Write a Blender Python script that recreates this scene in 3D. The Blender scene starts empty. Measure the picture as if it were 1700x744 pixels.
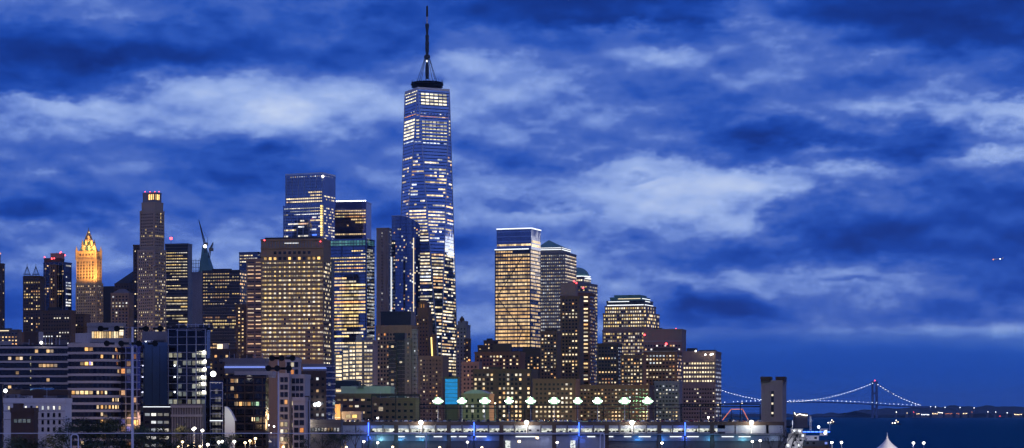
import bpy, bmesh, math, random
from mathutils import Vector, Matrix, noise
R = math.radians
F = 3570.0; CX = 850.0; HY = 688.0; CAMZ = 24.0
sc = bpy.context.scene
COL = sc.collection
random.seed(7)
FILL_E = 0.26; HAZE = 1.6e-5

# ---------------------------------------------------------------- camera
cam_d = bpy.data.cameras.new('camera')
cam = bpy.data.objects.new('camera', cam_d); COL.objects.link(cam)
cam.location = (0, 0, CAMZ); cam.rotation_euler = (R(90), 0, 0)
cam_d.sensor_width = 36.0; cam_d.lens = 36.0 * F / 1700.0
cam_d.shift_y = (HY - 372.0) / 1700.0
cam_d.clip_start = 1.0; cam_d.clip_end = 120000.0
sc.camera = cam
sc.render.resolution_x = 1024; sc.render.resolution_y = 448
vs = sc.view_settings
vs.view_transform = 'Standard'; vs.look = 'None'; vs.exposure = 0.0; vs.gamma = 1.0
sc.cycles.use_denoising = True
sc.cycles.use_adaptive_sampling = True; sc.cycles.adaptive_threshold = 0.03; sc.cycles.adaptive_min_samples = 8
sc.cycles.max_bounces = 5; sc.cycles.diffuse_bounces = 2; sc.cycles.glossy_bounces = 3
sc.cycles.transparent_max_bounces = 8; sc.cycles.volume_bounces = 0
sc.cycles.sample_clamp_indirect = 2.0
sc.cycles.caustics_reflective = False; sc.cycles.caustics_refractive = False

def px(x, D): return (x - CX) * D / F
def pz(y, D): return CAMZ + (HY - y) * D / F
def at(x, y, D): return Vector((px(x, D), D, pz(y, D)))
def s2l(c):
    return tuple(((v/255.0)/12.92 if v/255.0 <= .04045 else ((v/255.0+.055)/1.055)**2.4) for v in c) + (1.0,)

# ---------------------------------------------------------------- sky
class NT:
    def __init__(s, tree): s.t = tree; s.n = tree.nodes; s.l = tree.links
    def node(s, typ, **kw):
        n = s.n.new(typ)
        for k, v in kw.items(): setattr(n, k, v)
        return n
    def put(s, sock, v):
        if isinstance(v, bpy.types.NodeSocket): s.l.new(v, sock)
        else: sock.default_value = v
    def m(s, op, a, b=0.0, c=0.0, clamp=False):
        n = s.n.new('ShaderNodeMath'); n.operation = op; n.use_clamp = clamp
        s.put(n.inputs[0], a); s.put(n.inputs[1], b); s.put(n.inputs[2], c)
        return n.outputs[0]
    def v(s, op, a, b=(0, 0, 0)):
        n = s.n.new('ShaderNodeVectorMath'); n.operation = op
        s.put(n.inputs[0], a)
        if b is not None: s.put(n.inputs[1], b)
        return n.outputs['Value'] if op == 'DOT_PRODUCT' else n.outputs[0]
    def noise(s, vec, scale, detail, rough, lac=2.0, dist=0.0, color=False):
        n = s.n.new('ShaderNodeTexNoise')
        s.put(n.inputs['Vector'], vec); n.inputs['Scale'].default_value = scale
        n.inputs['Detail'].default_value = detail; n.inputs['Roughness'].default_value = rough
        n.inputs['Lacunarity'].default_value = lac; n.inputs['Distortion'].default_value = dist
        return n.outputs['Color' if color else 0]
    def ramp(s, fac, stops, interp='LINEAR'):
        n = s.n.new('ShaderNodeValToRGB'); cr = n.color_ramp; cr.interpolation = interp
        while len(cr.elements) < len(stops): cr.elements.new(.5)
        for e, (p, c) in zip(cr.elements, stops): e.position = p; e.color = c
        s.put(n.inputs[0], fac)
        return n.outputs[0]

def build_sky():
    w = bpy.data.worlds.new('World'); sc.world = w; w.use_nodes = True
    w.node_tree.nodes.clear(); T = NT(w.node_tree)
    tc = T.node('ShaderNodeTexCoord'); d = tc.outputs['Generated']
    d = T.v('NORMALIZE', d)
    sp = T.node('ShaderNodeSeparateXYZ'); T.put(sp.inputs[0], d)
    X, Y, Z = sp.outputs
    az = T.m('MULTIPLY', T.m('ARCTAN2', X, Y), F)                 # azimuth, in 1/3570 rad
    hyp = T.m('SQRT', T.m('ADD', T.m('MULTIPLY', X, X), T.m('MULTIPLY', Y, Y)))
    el = T.m('MULTIPLY', T.m('DIVIDE', Z, T.m('MAXIMUM', hyp, .02)), F)
    stretched = T.v('MULTIPLY', d, (1, 1, 2.1))
    warp = T.noise(stretched, 22, 4, .56, color=True)
    wv = T.v('SUBTRACT', warp, (.5, .5, .5))
    warp2 = T.noise(stretched, 75, 3, .6, color=True)
    wv2 = T.v('SUBTRACT', warp2, (.5, .5, .5))
    cmb = T.node('ShaderNodeCombineXYZ'); T.put(cmb.inputs[0], az); T.put(cmb.inputs[1], el)
    calm = T.m('MULTIPLY_ADD', T.m('MULTIPLY', T.m('SUBTRACT', el, 100.0), 1/170.0, clamp=True), .85, .15)
    ww = T.v('ADD', T.v('MULTIPLY', wv, (80, 38, 0)), T.v('MULTIPLY', wv2, (85, 46, 0)))
    cw = T.node('ShaderNodeCombineXYZ'); T.put(cw.inputs[0], calm); T.put(cw.inputs[1], calm)
    P = T.v('ADD', cmb.outputs[0], T.v('MULTIPLY', ww, cw.outputs[0]))
    ps = T.node('ShaderNodeSeparateXYZ'); T.put(ps.inputs[0], P)
    PU, PV = ps.outputs[0], ps.outputs[1]
    def conv(x, y):
        a = math.atan((x - CX) / F)
        return a * F, (HY - y) * math.cos(a)
    def blob(acc, x, y, rx, rt, rb, amp):
        cu, cv = conv(x, y)
        q = T.n.new('ShaderNodeVectorMath'); q.operation = 'MULTIPLY_ADD'
        T.put(q.inputs[0], P); q.inputs[1].default_value = (1/rx, 1/rt, 0); q.inputs[2].default_value = (-cu/rx, -cv/rt, 0)
        k = T.v('MULTIPLY', q.outputs[0], (-1, -rt/rb, 0))
        k = T.v('MAXIMUM', q.outputs[0], k)
        g = T.m('POWER', math.exp(-1), T.v('DOT_PRODUCT', k, k))
        return T.m('MULTIPLY_ADD', g, amp, acc)
    # broad distribution of cloud and clear sky: brightness by elevation along a set of azimuths
    pts = [(x, y, b) for y, row in SKY_ROWS.items() for x, b in row]
    def field(x, y):
        sw = sb = 0.0
        for (a, c, b) in pts:
            w = math.exp(-((x-a)/52.0)**2 - ((y-c)/15.0)**2) + 1e-5*math.exp(-((x-a)/200.0)**2 - ((y-c)/50.0)**2) + 1e-12
            sw += w; sb += w*b
        return sb/sw
    NR = 31; ys = [614 - k*(614+30)/(NR-1) for k in range(NR)]
    lv = lambda y: (HY - y) / 760.0
    e0 = T.m('DIVIDE', PV, 760.0)
    acc = 0.0
    for k in range(19):
        x = -50 + k*100
        r_ = T.ramp(e0, [(lv(y), (max(field(x, y), .02),)*3 + (1,)) for y in ys])
        cu, _ = conv(x, HY)
        wgt = T.m('SUBTRACT', 1.0, T.m('MULTIPLY', T.m('ABSOLUTE', T.m('SUBTRACT', T.m('MINIMUM', T.m('MAXIMUM', PU, conv(-49, HY)[0]), conv(1749, HY)[0]), cu)), 1/100.0), clamp=True)
        acc = T.m('MULTIPLY_ADD', T.v('DOT_PRODUCT', r_, (1/3, 1/3, 1/3)), wgt, acc)
    blobs = SKY_BLOBS
    for b in blobs: acc = blob(acc, *b)
    # fine cloud structure, lit on its upper side
    up = T.v('ADD', stretched, (0, 0, .012))
    n1 = T.noise(stretched, 20, 6, .5); n1u = T.noise(up, 20, 6, .5)
    relief = T.m('SUBTRACT', n1, n1u)
    mask = T.m('MULTIPLY', T.m('SUBTRACT', el, 95.0), 1/60.0, clamp=True)
    nbig = T.noise(stretched, 9, 2, .5)
    t1 = T.m('MULTIPLY', T.m('SUBTRACT', n1, .5), .20)
    t2 = T.m('MULTIPLY', relief, .9)
    t3 = T.m('MULTIPLY', T.m('SUBTRACT', nbig, .5), .04)
    tt = T.m('MULTIPLY', T.m('ADD', T.m('ADD', t1, t2), t3), mask)
    acc = T.m('ADD', acc, tt)
    edge = T.m('MULTIPLY', T.m('SUBTRACT', T.noise(stretched, 70, 4, .55), .5), T.m('MULTIPLY', mask, .085))
    acc = T.m('ADD', acc, edge)
    hz_ = T.m('MULTIPLY', T.m('SUBTRACT', el, 90.0), 1/50.0, clamp=True)
    con = T.ramp(acc, [(p, (v, v, v, 1)) for p, v in ((0, 0), (.15, .08), (.30, .24), (.42, .40), (.525, .52), (.60, .655), (.68, .745), (.80, .84), (1, .98))])
    hb = T.node('ShaderNodeRGBToBW'); T.put(hb.inputs[0], con)
    mb_ = T.node('ShaderNodeMix', data_type='FLOAT'); T.put(mb_.inputs[0], hz_); T.put(mb_.inputs[2], acc); T.put(mb_.inputs[3], hb.outputs[0]); B = mb_.outputs[0]
    colr = T.ramp(B, [(0.0, s2l((8, 40, 118))), (.2, s2l((18, 62, 156))), (.36, s2l((38, 80, 174))),
                      (.52, s2l((70, 102, 184))), (.68, s2l((104, 133, 203))), (.84, s2l((148, 172, 223))),
                      (1.0, s2l((192, 206, 233)))])
    # air near the horizon is a purer blue
    low = T.ramp(T.m('DIVIDE', el, 400.0), [(0, (0.45, .95, .98, 1)), (.2, (.45, .95, 1.0, 1)), (.36, (1, 1, 1, 1))])
    mx = T.node('ShaderNodeMix', data_type='RGBA', blend_type='MULTIPLY'); mx.inputs[0].default_value = 1
    T.put(mx.inputs[6], colr); T.put(mx.inputs[7], low)
    # faint physical dusk sky added underneath
    sky = T.node('ShaderNodeTexSky', sky_type='NISHITA', sun_disc=False)
    sky.sun_elevation = R(1.0); sky.sun_rotation = R(75)
    b1 = T.node('ShaderNodeBackground'); T.put(b1.inputs[0], mx.outputs[2]); b1.inputs[1].default_value = 1.13
    b2 = T.node('ShaderNodeBackground'); T.put(b2.inputs[0], sky.outputs[0]); b2.inputs[1].default_value = 0.004
    # the rest of the horizon round: the same dusk sky without the tracked banks
    bb = T.node('ShaderNodeBackground'); bb.inputs[1].default_value = 1.0
    rb = T.ramp(T.m('MULTIPLY_ADD', T.m('SUBTRACT', T.noise(stretched, 4, 3, .5), .5), 1.2, .42),
                [(0.0, s2l((22, 42, 118))), (.5, s2l((84, 110, 200))), (1.0, s2l((165, 183, 230)))])
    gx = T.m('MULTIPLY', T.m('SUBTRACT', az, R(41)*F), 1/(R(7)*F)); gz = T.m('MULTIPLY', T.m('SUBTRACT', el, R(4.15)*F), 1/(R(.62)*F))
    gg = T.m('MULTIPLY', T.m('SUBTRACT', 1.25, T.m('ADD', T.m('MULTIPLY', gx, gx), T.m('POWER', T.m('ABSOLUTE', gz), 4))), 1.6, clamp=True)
    gm = T.node('ShaderNodeMix', data_type='RGBA'); T.put(gm.inputs[0], gg); T.put(gm.inputs[6], rb); gm.inputs[7].default_value = (2.6, 2.4, 2.5, 1); rb = gm.outputs[2]  # bright patch added out of view, so the tallest tower's glass mirrors it
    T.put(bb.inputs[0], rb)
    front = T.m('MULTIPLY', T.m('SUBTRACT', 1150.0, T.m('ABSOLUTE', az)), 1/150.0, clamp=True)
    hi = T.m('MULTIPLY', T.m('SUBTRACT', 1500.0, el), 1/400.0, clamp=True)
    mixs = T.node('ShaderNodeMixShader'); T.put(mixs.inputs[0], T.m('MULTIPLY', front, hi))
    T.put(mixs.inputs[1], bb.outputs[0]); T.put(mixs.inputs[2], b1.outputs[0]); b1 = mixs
    ad = T.node('ShaderNodeAddShader'); T.put(ad.inputs[0], b1.outputs[0]); T.put(ad.inputs[1], b2.outputs[0])
    out = T.node('ShaderNodeOutputWorld'); T.put(out.inputs[0], ad.outputs[0])
    w.cycles.sampling_method = 'MANUAL'; w.cycles.sample_map_resolution = 512

# x, y, half width, soft height up, soft height down, darkness(-)/brightness(+)
SKY_ROWS = {
 -20: [(50,.40),(200,.42),(350,.38),(500,.38),(650,.3),(800,.28),(950,.12),(1100,.1),(1250,.35),(1400,.15),(1550,.05),(1700,.05)],
 30: [(50,.42),(200,.45),(350,.38),(500,.38),(650,.30),(780,.30),(900,.15),(1050,.10),(1150,.18),(1250,.45),(1350,.30),(1450,.12),(1600,.08),(1700,.08)],
 70: [(50,.24),(200,.28),(350,.28),(500,.36),(650,.36),(780,.48),(900,.36),(1000,.45),(1080,.62),(1150,.40),(1250,.58),(1350,.50),(1450,.30),(1600,.20),(1700,.2)],
 105: [(50,.20),(200,.15),(350,.26),(500,.42),(650,.42),(800,.68),(900,.48),(1050,.50),(1110,.68),(1150,.55),(1250,.50),(1350,.50),(1450,.45),(1600,.36),(1700,.34)],
 130: [(50,.28),(200,.22),(300,.62),(400,.66),(500,.55),(620,.50),(800,.70),(900,.52),(1050,.48),(1150,.52),(1250,.52),(1350,.50),(1450,.48),(1600,.40),(1700,.35)],
 160: [(50,.18),(140,.25),(200,.50),(300,.72),(400,.80),(470,.80),(550,.68),(620,.66),(800,.66),(900,.50),(1050,.46),(1150,.46),(1250,.44),(1350,.50),(1450,.52),(1550,.60),(1650,.36),(1700,.32)],
 190: [(50,.60),(200,.68),(300,.70),(380,.78),(450,.86),(500,.86),(560,.66),(620,.64),(800,.66),(850,.64),(900,.50),(980,.62),(1050,.42),(1150,.40),(1250,.48),(1350,.50),(1450,.66),(1550,.70),(1620,.60),(1700,.80)],
 212: [(50,.62),(200,.60),(300,.60),(400,.70),(500,.85),(560,.60),(620,.55),(800,.66),(900,.58),(1000,.60),(1080,.46),(1150,.42),(1220,.20),(1300,.26),(1400,.34),(1500,.44),(1580,.30),(1640,.83),(1700,.80)],
 232: [(50,.54),(200,.44),(300,.44),(400,.48),(490,.70),(560,.58),(620,.48),(800,.58),(900,.42),(1000,.50),(1100,.48),(1180,.40),(1240,.10),(1330,.14),(1420,.18),(1500,.24),(1580,.20),(1650,.60),(1700,.35)],
 252: [(50,.50),(150,.46),(250,.42),(350,.36),(430,.38),(500,.55),(580,.46),(620,.48),(800,.54),(900,.28),(980,.36),(1080,.36),(1180,.40),(1260,.34),(1340,.62),(1410,.66),(1480,.20),(1570,.18),(1640,.40),(1700,.40)],
 272: [(50,.56),(150,.56),(250,.46),(350,.34),(450,.32),(550,.46),(620,.46),(800,.52),(880,.26),(960,.50),(1040,.80),(1110,.78),(1200,.60),(1280,.18),(1360,.40),(1430,.40),(1500,.30),(1580,.50),(1640,.82),(1700,.80)],
 292: [(50,.44),(150,.50),(250,.52),(350,.30),(450,.24),(550,.42),(620,.48),(800,.55),(880,.60),(960,.78),(1040,.74),(1120,.82),(1200,.83),(1280,.84),(1360,.76),(1430,.80),(1500,.50),(1580,.36),(1650,.50),(1700,.50)],
 312: [(50,.26),(120,.34),(200,.50),(300,.58),(380,.50),(450,.40),(620,.50),(800,.62),(900,.66),(1000,.82),(1100,.86),(1200,.83),(1270,.80),(1330,.66),(1400,.55),(1500,.44),(1600,.36),(1700,.34)],
 335: [(50,.36),(150,.46),(250,.42),(350,.42),(440,.50),(620,.46),(790,.60),(850,.50),(920,.60),(1000,.80),(1100,.85),(1200,.83),(1255,.80),(1300,.36),(1400,.36),(1500,.36),(1600,.30),(1700,.30)],
 358: [(50,.22),(120,.24),(200,.52),(260,.36),(350,.36),(440,.40),(620,.40),(780,.58),(860,.60),(940,.62),(1020,.76),(1100,.82),(1200,.83),(1260,.74),(1300,.28),(1400,.28),(1500,.32),(1600,.28),(1700,.26)],
 382: [(50,.56),(140,.52),(210,.64),(290,.46),(350,.46),(440,.56),(620,.46),(780,.52),(850,.60),(940,.62),(1020,.66),(1080,.56),(1150,.62),(1230,.76),(1280,.70),(1320,.26),(1400,.22),(1500,.22),(1600,.26),(1700,.18)],
 408: [(25,.36),(100,.56),(200,.60),(300,.56),(400,.60),(780,.42),(850,.60),(940,.60),(1000,.56),(1060,.36),(1120,.40),(1180,.50),(1250,.36),(1320,.28),(1400,.26),(1500,.20),(1600,.22),(1700,.16)],
 432: [(25,.46),(100,.56),(200,.56),(350,.56),(780,.40),(850,.58),(940,.60),(1000,.58),(1060,.28),(1150,.24),(1250,.20),(1320,.20),(1400,.30),(1470,.36),(1550,.24),(1620,.22),(1700,.22)],
 456: [(50,.54),(200,.52),(800,.56),(900,.58),(1000,.60),(1060,.58),(1150,.62),(1250,.66),(1340,.68),(1430,.70),(1500,.66),(1560,.46),(1620,.38),(1700,.36)],
 480: [(50,.52),(200,.50),(800,.60),(900,.60),(1000,.60),(1080,.62),(1140,.46),(1200,.62),(1270,.66),(1350,.60),(1420,.50),(1490,.52),(1550,.40),(1620,.34),(1700,.32)],
 502: [(50,.40),(200,.46),(800,.50),(900,.58),(1000,.60),(1080,.60),(1130,.26),(1180,.22),(1240,.34),(1310,.66),(1370,.60),(1430,.56),(1500,.50),(1560,.42),(1630,.36),(1700,.34)],
 522: [(50,.34),(200,.42),(800,.46),(900,.56),(1000,.60),(1070,.54),(1120,.20),(1190,.18),(1260,.22),(1320,.56),(1380,.40),(1450,.34),(1520,.28),(1600,.26),(1700,.28)],
 538: [(50,.34),(200,.42),(800,.56),(1000,.60),(1080,.56),(1160,.58),(1240,.58),(1320,.56),(1400,.58),(1480,.54),(1550,.50),(1620,.60),(1700,.62)],
 556: [(50,.42),(200,.44),(800,.60),(1000,.60),(1100,.60),(1200,.62),(1300,.64),(1400,.64),(1500,.64),(1600,.62),(1700,.60)],
 576: [(x_, .33) for x_ in range(0, 1701, 90)],
 592: [(x_, .285) for x_ in range(0, 1701, 90)],
 612: [(x_, .27) for x_ in range(0, 1701, 90)],
}
SKY_BLOBS = [
 (1188, 514, 84, 30, 9, -.22), (1140, 486, 22, 18, 16, -.14), (1250, 520, 40, 12, 5, -.12),
 (1290, 345, 24, 18, 20, -.18), (1180, 236, 150, 22, 6, -.06), (1500, 253, 110, 20, 6, -.08),
 (480, 185, 40, 16, 14, .06), (1110, 85, 50, 9, 8, .14), (1385, 248, 50, 8, 7, .12),
 (1050, 293, 45, 6, 5, -.16), (870, 346, 44, 9, 6, -.14), (960, 350, 50, 6, 4, -.10), (1420, 467, 60, 7, 5, -.16), (160, 197, 12, 9, 8, .08), (330, 112, 260, 22, 9, -.08),
]
build_sky()

# ---------------------------------------------------------------- materials
def new_mat(name):
    m = bpy.data.materials.new(name); m.use_nodes = True
    m.node_tree.nodes.clear(); return m, NT(m.node_tree)
def principled(T, **kw):
    b = T.node('ShaderNodeBsdfPrincipled'); o = T.node('ShaderNodeOutputMaterial')
    T.l.new(b.outputs[0], o.inputs[0])
    for k, v in kw.items(): T.put(b.inputs[k], v)
    return b
MATS = {}
def masonry(name, c, rough=.88, var=.35, scale=.06, metal=0.0):
    if name in MATS: return MATS[name]
    m, T = new_mat(name)
    tc = T.node('ShaderNodeTexCoord'); g = T.node('ShaderNodeNewGeometry')
    pos = g.outputs['Position']
    a = T.noise(T.v('MULTIPLY', pos, (1, 1, .35)), scale, 5, .6)
    b_ = T.noise(T.v('MULTIPLY', pos, (1, 1, .06)), .7, 3, .6)
    f = T.m('MULTIPLY_ADD', T.m('ADD', a, b_), var, 1.0 - var)
    mx = T.node('ShaderNodeMix', data_type='RGBA', blend_type='MULTIPLY'); mx.inputs[0].default_value = 1
    cb = T.node('ShaderNodeCombineXYZ')
    for i in range(3): T.put(cb.inputs[i], f)
    mx.inputs[6].default_value = (*c, 1); T.put(mx.inputs[7], cb.outputs[0])
    principled(T, **{'Base Color': mx.outputs[2], 'Roughness': rough, 'Metallic': metal})
    MATS[name] = m; return m
def glass(name, c, rough=.06, metal=.85, wave=.010):
    if name in MATS: return MATS[name]
    m, T = new_mat(name)
    g = T.node('ShaderNodeNewGeometry'); pos = g.outputs['Position']
    # panes are never perfectly flush: tiny tilt per pane
    vor = T.node('ShaderNodeTexVoronoi', feature='F1'); T.put(vor.inputs['Vector'], pos); vor.inputs['Scale'].default_value = .22
    off = T.v('SUBTRACT', vor.outputs['Color'], (.5, .5, .5))
    nn = T.v('NORMALIZE', T.v('ADD', g.outputs['Normal'], T.v('MULTIPLY', off, (wave, wave, wave))))
    n2 = T.noise(pos, .05, 3, .5)
    mx = T.node('ShaderNodeMix', data_type='RGBA'); T.put(mx.inputs[0], n2)
    mx.inputs[6].default_value = (*[v*.7 for v in c], 1); mx.inputs[7].default_value = (*[v*1.3 for v in c], 1)
    principled(T, **{'Base Color': mx.outputs[2], 'Roughness': rough, 'Metallic': metal, 'Normal': nn})
    MATS[name] = m; return m
def emit(name, c, s):
    if name in MATS: return MATS[name]
    m, T = new_mat(name)
    principled(T, **{'Base Color': (.02, .02, .02, 1), 'Emission Color': (*c, 1), 'Emission Strength': s})
    m.cycles.emission_sampling = 'NONE'
    MATS[name] = m; return m
def lit_glass(name, use_obj):
    m, T = new_mat(name)
    g = T.node('ShaderNodeNewGeometry')
    if use_obj:
        oi = T.node('ShaderNodeObjectInfo'); c, a = oi.outputs['Color'], oi.outputs['Alpha']
    else:
        at_ = T.node('ShaderNodeAttribute', attribute_name='lit'); c, a = at_.outputs['Color'], at_.outputs['Alpha']
    n = T.noise(T.v('MULTIPLY', g.outputs['Position'], (1, 1, 1.6)), .55, 2, .6)
    st = T.m('MULTIPLY', T.m('MULTIPLY', a, 2.2), T.m('MULTIPLY_ADD', n, 1.5, .25))
    principled(T, **{'Base Color': (.02, .02, .022, 1), 'Metallic': 0.0, 'Roughness': .08, 'Emission Color': c, 'Emission Strength': st})
    m.cycles.emission_sampling = 'NONE'
    return m
PANE_OBJ = lit_glass('window_glass', True); PANE_ATTR = lit_glass('window_glass_many', False)
M = lambda n: MATS[n]
masonry('brick_brown', (.17, .095, .055)); masonry('brick_dark', (.085, .055, .04)); masonry('brick_red', (.2, .085, .05))
masonry('vent_brick', (.36, .29, .235)); masonry('mast_grey', (.85, .85, .87), rough=.5, var=.1); masonry('limestone', (.34, .27, .21)); masonry('stone_brown', (.29, .19, .115)); masonry('granite_pink', (.30, .20, .15))  # stone_brown is brown stone, warmed further to carry window glow
masonry('granite_grey', (.2, .19, .2)); masonry('concrete', (.33, .31, .29)); masonry('concrete_dark', (.13, .12, .12))
masonry('concrete_white', (.50, .45, .41), var=.25); masonry('roof_dark', (.035, .035, .04)); masonry('black_panel', (.018, .018, .022), rough=.35)
masonry('terracotta', (.62, .42, .2)); masonry('copper_green', (.12, .26, .24)); masonry('steel_dark', (.05, .055, .065), rough=.5, metal=.6)
masonry('steel_light', (.55, .56, .6), rough=.35, metal=.7); masonry('asphalt', (.05, .05, .055), scale=.4); masonry('paint_white', (.74, .70, .64), var=.12)
masonry('pier_wall', (.36, .38, .42), var=.25, scale=.3); masonry('metal_frame', (.32, .32, .34), rough=.45, metal=.5)
masonry('net_dark', (.02, .025, .025)); masonry('soil', (.06, .055, .045))
masonry('sheet_blue', (.10, .17, .27), rough=.35, var=.15, metal=.4); glass('glass_blue', (.26, .31, .40)); glass('glass_dark', (.085, .09, .12)); glass('glass_navy', (.13, .17, .27)); glass('glass_teal', (.16, .27, .30))
glass('glass_purple', (.17, .15, .24)); glass('glass_black', (.03, .03, .035)); glass('glass_tower', (.34, .44, .62), rough=.03, wave=.006)
emit('light_white', (1, .93, .8), 9); emit('light_cool', (.85, .92, 1), 8); emit('light_warm', (1, .72, .38), 7); emit('light_red', (1, .06, .07), 7)
emit('light_orange', (1, .32, .08), 2.4); emit('string_orange', (1, .28, .10), 1.1); emit('cable_lamp', (.8, .88, 1), 11); emit('light_blue', (.04, .12, 1), 6); emit('light_green', (.80, 1, .84), 12); emit('green_halo_rim', (.50, 1, .58), 1.1)
emit('strip_white', (.9, .95, 1), 1.6); emit('strip_warm', (1, .8, .5), 1.3); emit('beam_gold', (1, .68, .2), 2.2)

# ---------------------------------------------------------------- mesh helpers
class MB:
    def __init__(s): s.v = []; s.f = []; s.mi = []; s.mats = []; s.mat = 0; s.smooth = False
    def use(s, m):
        if m not in s.mats: s.mats.append(m)
        s.mat = s.mats.index(m); return s
    def face(s, idx): s.f.append(tuple(idx)); s.mi.append(s.mat)
    def quad(s, a, b, c, d):
        i = len(s.v); s.v += [tuple(a), tuple(b), tuple(c), tuple(d)]; s.face((i, i+1, i+2, i+3))
    def prism(s, poly, z0, z1, top=None, cap=True):
        """poly: xy points counter-clockwise; top: optional xy points at z1 (taper)"""
        n = len(poly); i = len(s.v); top = top or poly
        s.v += [(p[0], p[1], z0) for p in poly] + [(p[0], p[1], z1) for p in top]
        for k in range(n):
            j = (k+1) % n; s.face((i+k, i+j, i+n+j, i+n+k))
        if cap: s.face(tuple(range(i+n, i+2*n))); s.face(tuple(reversed(range(i, i+n))))
    def box(s, x0, x1, y0, y1, z0, z1): s.prism([(x0, y0), (x1, y0), (x1, y1), (x0, y1)], z0, z1)
    def obox(s, o, u, n, w, d, h):
        """box on a face: o = lower left corner on the wall, u along, n outward, w wide, d proud, h high"""
        a = Vector(o); b = a + u*w; c = b + n*d; e = a + n*d; up = Vector((0, 0, h))
        i = len(s.v); s.v += [tuple(q) for q in (a, b, c, e, a+up, b+up, c+up, e+up)]
        for f in ((3, 2, 6, 7), (0, 3, 7, 4), (2, 1, 5, 6), (4, 7, 6, 5), (0, 1, 2, 3), (1, 0, 4, 5)): s.face(tuple(i+k for k in f))
    def tube(s, a, b, r, seg=6, r2=None):
        a = Vector(a); b = Vector(b); d = (b-a)
        if d.length < 1e-6: return
        d.normalize(); r2 = r if r2 is None else r2
        t = Vector((0, 0, 1)) if abs(d.z) < .9 else Vector((1, 0, 0))
        x = d.cross(t).normalized(); y = d.cross(x)
        i = len(s.v)
        for (c, rr) in ((a, r), (b, r2)):
            for k in range(seg):
                an = 2*math.pi*k/seg; s.v.append(tuple(c + x*math.cos(an)*rr + y*math.sin(an)*rr))
        for k in range(seg):
            j = (k+1) % seg; s.face((i+k, i+seg+k, i+seg+j, i+j))
        s.face(tuple(range(i, i+seg))); s.face(tuple(reversed(range(i+seg, i+2*seg))))
    def lathe(s, c, prof, seg=16):
        """prof: list of (radius, z)"""
        i = len(s.v); n = len(prof)
        for r, z in prof:
            for k in range(seg):
                an = 2*math.pi*k/seg; s.v.append((c[0]+r*math.cos(an), c[1]+r*math.sin(an), z))
        for a in range(n-1):
            for k in range(seg):
                j = (k+1) % seg; s.face((i+a*seg+k, i+a*seg+j, i+(a+1)*seg+j, i+(a+1)*seg+k))
        s.face(tuple(reversed(range(i, i+seg)))); s.face(tuple(range(i+(n-1)*seg, i+n*seg)))
    def ball(s, c, r, seg=8):
        p = [(max(r*math.sin(math.pi*k/6), .01*r), c[2]-r*math.cos(math.pi*k/6)) for k in range(7)]
        s.lathe(c, p, seg)
    def build(s, name, mat=None, parent=None, smooth=False):
        me = bpy.data.meshes.new(name)
        off = Vector((0, 0, 0))
        if parent is not None: off = parent.location
        me.from_pydata([(v[0]-off.x, v[1]-off.y, v[2]-off.z) for v in s.v], [], s.f)
        for m in ([mat] if mat else s.mats): me.materials.append(m)
        if not mat and len(s.mats) > 1: me.polygons.foreach_set('material_index', s.mi)
        if smooth: me.polygons.foreach_set('use_smooth', [True]*len(s.f))
        me.update()
        o = bpy.data.objects.new(name, me); COL.objects.link(o)
        if parent is not None: o.parent = parent
        return o

def tag(o, label=None, cat=None, group=None, kind=None):
    if label: o['label'] = label
    if cat: o['category'] = cat
    if group: o['group'] = group
    if kind: o['kind'] = kind
    return o
def empty(name, loc, label, cat, group=None):
    o = bpy.data.objects.new(name, None); COL.objects.link(o); o.location = loc; o.empty_display_size = 1
    return tag(o, label, cat, group)
def copy_tree(o, parent=None):
    c = o.copy(); COL.objects.link(c); c.parent = parent
    for ch in list(o.children): copy_tree(ch, c)
    return c

def nest(part, *kids):
    for k in kids: k.parent = part

def unit_window():
    b = MB(); b.use(PANE_OBJ)
    h = .5; i_ = .43
    ring = [(-h, -h), (h, -h), (h, h), (-h, h)]; inn = [(-i_, -i_), (i_, -i_), (i_, i_), (-i_, i_)]
    b.quad(*[(x, -.55, z) for x, z in inn])
    b.use(M('steel_dark'))
    for k in range(4):
        j = (k+1) % 4
        b.quad((ring[k][0], -1, ring[k][1]), (ring[j][0], -1, ring[j][1]), (inn[j][0], -1, inn[j][1]), (inn[k][0], -1, inn[k][1]))
        b.quad((inn[k][0], -1, inn[k][1]), (inn[j][0], -1, inn[j][1]), (inn[j][0], -.55, inn[j][1]), (inn[k][0], -.55, inn[k][1]))
        b.quad((ring[j][0], -1, ring[j][1]), (ring[k][0], -1, ring[k][1]), (ring[k][0], 0, ring[k][1]), (ring[j][0], 0, ring[j][1]))
    me = bpy.data.meshes.new('window'); me.from_pydata(b.v, [], b.f)
    for m in b.mats: me.materials.append(m)
    me.polygons.foreach_set('material_index', b.mi); me.update()
    return me
WIN_ME = unit_window()

WARM = [(1, .60, .26), (1, .70, .36), (1, .66, .30), (1, .78, .48), (1, .50, .18)]
CREAM = [(1, .80, .50), (1, .86, .60), (1, .76, .42), (1, .90, .72)]
YEL = [(1, .72, .28), (1, .78, .36), (1, .66, .22)]
COOL = [(.95, .97, 1), (.85, .92, 1), (1, .93, .8), (1, .97, .9)]
ORNG = [(1, .36, .10), (1, .46, .16), (1, .62, .3)]
MIX = WARM + CREAM + CREAM + [(1, .42, .16), (.8, .9, 1)]
def hsh(*a):
    random.seed(hash(a) & 0xffffffff if not isinstance(a[0], str) else sum(ord(c)*(i+7) for i, c in enumerate(a[0])) * 131 + sum(int(v*97) for v in a[1:]))

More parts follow.
